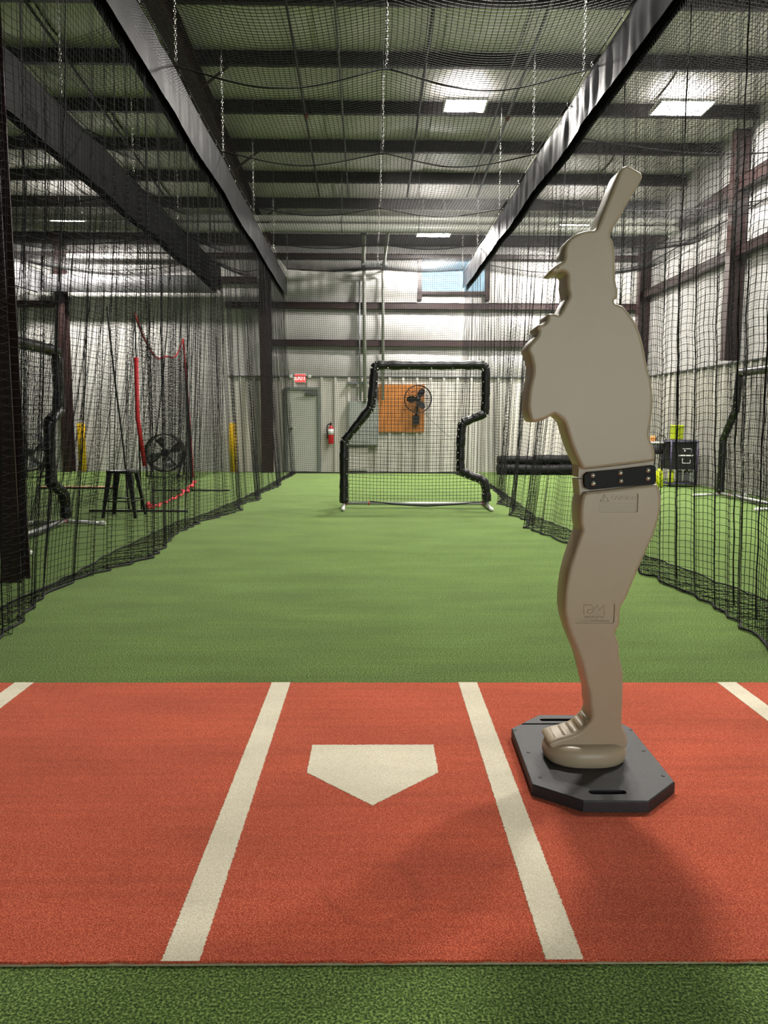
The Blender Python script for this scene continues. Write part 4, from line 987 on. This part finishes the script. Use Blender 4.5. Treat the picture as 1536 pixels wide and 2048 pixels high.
m = MB(); m.tube(smooth_open([(-.16, .0, .0), (-.2, 0, .8), (-.28, 0, 1.7), (-.34, 0, 2.55)], 6), .012, 6); m.build('bow_pole', M_BLACKM, t)
m = MB(); m.tube([(.0, 0, zl), (.0, 0, .02)], .01, 6); m.build('end_pole', M_BLACKM, t)
m = MB(); m.tube([(0, LB, zr), (.08, LB, .02)], .01, 6); m.build('end_pole', M_BLACKM, t)
hm = smooth_open([(.06, .02, .07), (.07, .35, .02), (.1, LB*.45, .04), (.12, LB*.75, .09), (.14, LB, .19)], 8)
m = MB(); m.tube([p_+np.array([.02*sin(i*2.1), 0, .02*sin(i*1.7)]) for i, p_ in enumerate(hm)], [.008+.026*abs(sin(i*1.3))**2*(1 if i < 6 or i > 22 else .45) for i in range(len(hm))], 7); m.build('bottom_hem', M_PINK, t)
for y, x0_, x1_ in ((-.12, -.62, .62), (LB+.3, -.65, .62)):
    m = MB(); m.tube([(x0_, y, .018), (x1_, y, .018)], .014, 6); m.tube([(0, y, .018), (0, y+.4*(1 if y < 0 else -1), .018)], .012, 6); m.build('floor_bar', M_BLACKM, t)
ysn = np.linspace(.02, LB-.02, 60); parts = []; ztop_ = np.interp(ysn, top[:, 1], top[:, 2])
tt = np.linspace(0, 1, 30)
Gn = np.stack([np.stack([.03+.16*np.sin(pi*tt)*sin(pi*y/LB)+.1*(1-tt)*.8, np.full(30, y), .06+(zt_-.06)*tt], -1) for y, zt_ in zip(ysn, ztop_)])
V, Q = join_np([strands(Gn, .0022, (1, 0, 0)), strands(np.swapaxes(np.stack([np.stack([np.interp(np.linspace(0, 1, 55), tt, Gn[i][:, k]) for k in range(3)], -1) for i in range(60)]), 0, 1), .0022, (0, 0, 1))])
link('net_panel', mesh_np('net_panel', V, Q, M_NET), t)
# drum fans
def drum_fan(x, y, rad, label):
    t = thing('drum_fan', (x, y, 0), label, 'fan', 'black floor drum fans'); zc_ = rad+.12
    m = MB(); m.lathe([(rad, -.16), (rad*1.02, -.15), (rad*1.0, .0), (rad*1.02, .15), (rad, .16), (rad*.96, .15), (rad*.95, 0), (rad*.96, -.15), (rad, -.16)], (0, 0, zc_), 32, 'y', caps=False); m.build('drum', M_BLACKM, t)
    m = MB()
    for R_ in np.linspace(.2, .85, 4)*rad: m.tube([(R_*cos(a), -.165, zc_+R_*sin(a)) for a in np.linspace(0, 2*pi, 28, endpoint=False)], .0018, 4, closed=True)
    for k in range(8): a = pi*k/4; m.tube([(0, -.167, zc_), (rad*cos(a), -.165, zc_+rad*sin(a))], .004, 4)
    m.build('grille', M_BLACKM, t)
    for k in range(4):
        a0 = pi/2*k+.4; q = MB(); V = []
        for rr in (.08, rad*.5, rad*.88):
            for s in (-1, 1): aa = a0+s*.32; V.append((rr*cos(aa), s*.05, zc_+rr*sin(aa)))
        q.add(V, [(0,1,3,2),(2,3,5,4)]); q.build('blade', M_GALV, t)
    m = MB(); m.lathe([(.07, -.1), (.08, 0), (.07, .12)], (0, 0, zc_), 14, 'y'); m.build('motor', M_BLACKM, t)
    m = MB()
    for s in (-1, 1): m.tube([(s*rad*.8, -.25, .03), (s*rad*1.05, 0, zc_), (s*rad*.8, .25, .03), (s*rad*.8, -.25, .03)], .018, 6)
    m.build('stand', M_BLACKM, t)
p = at_y(330, 890, 15.6); drum_fan(float(p[0]), 15.6, .38, 'black drum fan on the turf behind the red-trimmed catch net')
p = at_y(58, 892, 15.6); drum_fan(float(p[0]), 15.6, .38, 'black drum fan on the turf past the padded screen')
# tan board on the turf
a = at_z(90, 975, 0); b = at_z(242, 975, 0)
t = thing('floor_board', (float(a[0]), 12.9, 0), 'long tan board lying on the turf beyond the black stool', 'board')
m = MB(); m.box(0, float(b[0]-a[0]), 0, .2, .0, .035); m.build('plank', M_BOARD, t)
m = MB(); m.box(-.01, float(b[0]-a[0])+.01, -.012, 0, .0, .025); m.build('edge_strip', M_BLACK, t)
# ball cart by the side wall
pb = at_z(1357, 966, 0); cx_, cy_ = 5.38, 13.7
cx_ = float(at_y(1357, 960, cy_)[0])
t = thing('ball_cart', (cx_, cy_, 0), 'black fabric ball cart with white print on a dark purple frame', 'cart')
zb = float(at_y(1357, 880, cy_)[2])
m = MB()
for sx in (-1, 1):
    for sy in (-1, 1): m.tube([(sx*.235, sy*.2, .02), (sx*.235, sy*.2, zb)], .018, 6)
for h in (.06, zb-.03):
    for sy in (-1, 1): m.tube([(-.235, sy*.2, h), (.235, sy*.2, h)], .016, 6)
    for sx in (-1, 1): m.tube([(sx*.235, -.2, h), (sx*.235, .2, h)], .016, 6)
m.build('frame', M_PURP, t)
m = MB(); m.box(-.22, .22, -.19, .19, zb-.52, zb-.02); bag = m.build('fabric_bin', M_BLACK, t)
m = MB(); xl_, zl_ = .02, zb-.27
for (u0, u1, w0, w1) in ((-.03, .13, .115, .125), (.12, .13, .03, .125), (-.03, -.02, -.14, -.05), (-.03, .12, -.14, -.13), (.11, .12, -.14, -.08), (-.1, .17, -.01, .012), (.0, .03, .07, .1)): m.box(u0, u1, -.1935, -.191, zl_+w0, zl_+w1)
m.build('printed_mark', M_WHITEP, bag)
m = MB(); m.box(-.22, .22, -.185, .185, .05, .075); m.build('lower_shelf', M_BLACK, t)
m = MB(); m.box(-.22, .22, -.19, .19, zb-.02, zb+.012); m.build('lid', M_VINYLW, t)
for i, (x, mt) in enumerate(((-.17, M_LIME), (-.02, M_CONC), (.1, M_VINYLW), (.19, M_GREY))):
    o = MB().lathe([(.04, 0), (.045, .02), (.045, .2), (.03, .22)], (0, 0, 0), 14).build('water_bottle', mt, None, (cx_+x, cy_-.08, .075))
    tag(o, ['lime bottle on the lower shelf of the ball cart', 'dark grey bottle on the ball cart shelf', 'light grey bottle on the ball cart shelf', 'mid grey bottle at the end of the ball cart shelf'][i], 'bottle', 'bottles on the ball cart shelf')
p = at_y(1353, 878, cy_); q = MB(); hh = float(at_y(1353, 850, cy_)[2])-zb-.014
q.lathe([(.1, 0), (.112, .02), (.118, hh-.02), (.122, hh-.018), (.122, hh)], (0, 0, 0), 20); t = thing('ball_bucket', (float(p[0]), cy_, zb+.0135), 'lime yellow bucket standing on top of the black ball cart', 'bucket'); q.build('pail', M_LIME, t)
q = MB(); q.tube([(.122*cos(a), -.02-.1*sin(a)*.4, hh-.03-.06*sin(a)) for a in np.linspace(0, pi, 14)], .004, 5); q.build('handle', M_GALV, t)
# second bin stand left of it
c2x = float(at_y(1312, 950, cy_)[0]); z2 = float(at_y(1318, 884, cy_)[2])
t = thing('bin_stand', (c2x, cy_+.1, 0), 'dark wire bin stand with a white rim beside the black ball cart', 'stand')
m = MB()
for a in np.linspace(0, 2*pi, 10, endpoint=False): m.tube([(.13*cos(a), .13*sin(a), .03), (.14*cos(a), .14*sin(a), z2)], .006, 5)
m.tube([(.135*cos(a), .135*sin(a), .03) for a in np.linspace(0, 2*pi, 24, endpoint=False)], .02, 6, closed=True); m.build('wire_cage', M_BLACKM, t)
m = MB(); m.lathe([(.135, z2-.22), (.145, z2-.2), (.145, z2-.03)], (0, 0, 0), 22); m.build('liner', M_BLACK, t)
m = MB(); m.lathe([(.145, z2-.03), (.152, z2-.02), (.152, z2), (.13, z2+.004)], (0, 0, 0), 22); m.build('rim', M_CAP, t)
m = MB(); m.tube([(.1+.09*cos(a), 0, z2+.03+.09*sin(a)) for a in np.linspace(-.3, pi+.3, 14)], .008, 6); m.build('carry_ring', M_BLACKM, t)
o = MB().lathe([(.05, 0), (.07, .02), (.07, .22), (.045, .3), (.02, .33)], (0, 0, 0), 16).build('ball_bottle', M_LIME, None, (c2x-.02, cy_-.1, .03)); tag(o, 'lime yellow bottle standing in front of the wire bin stand', 'bottle')
o.location = (c2x-.02, cy_-.2, .0)
o = MB().lathe([(.03, 0), (.05, .02), (.05, .16), (.03, .18)], (0, 0, 0), 14).build('pink_cup', M_PINK, None, (c2x-.15, cy_-.2, .0)); tag(o, 'small pink cup on the turf next to the lime bottle', 'cup')
o = MB().lathe([(.02, 0), (.05, .03), (.055, .06), (.03, .11)], (0, 0, 0), 14).build('orange_ball', mat('orange_rubber', (214, 140, 70), .6), None, (c2x-.05, cy_+.1, z2+.004)); tag(o, 'small orange cone on the white rim of the wire bin', 'cone')

bpy.context.view_layer.update()
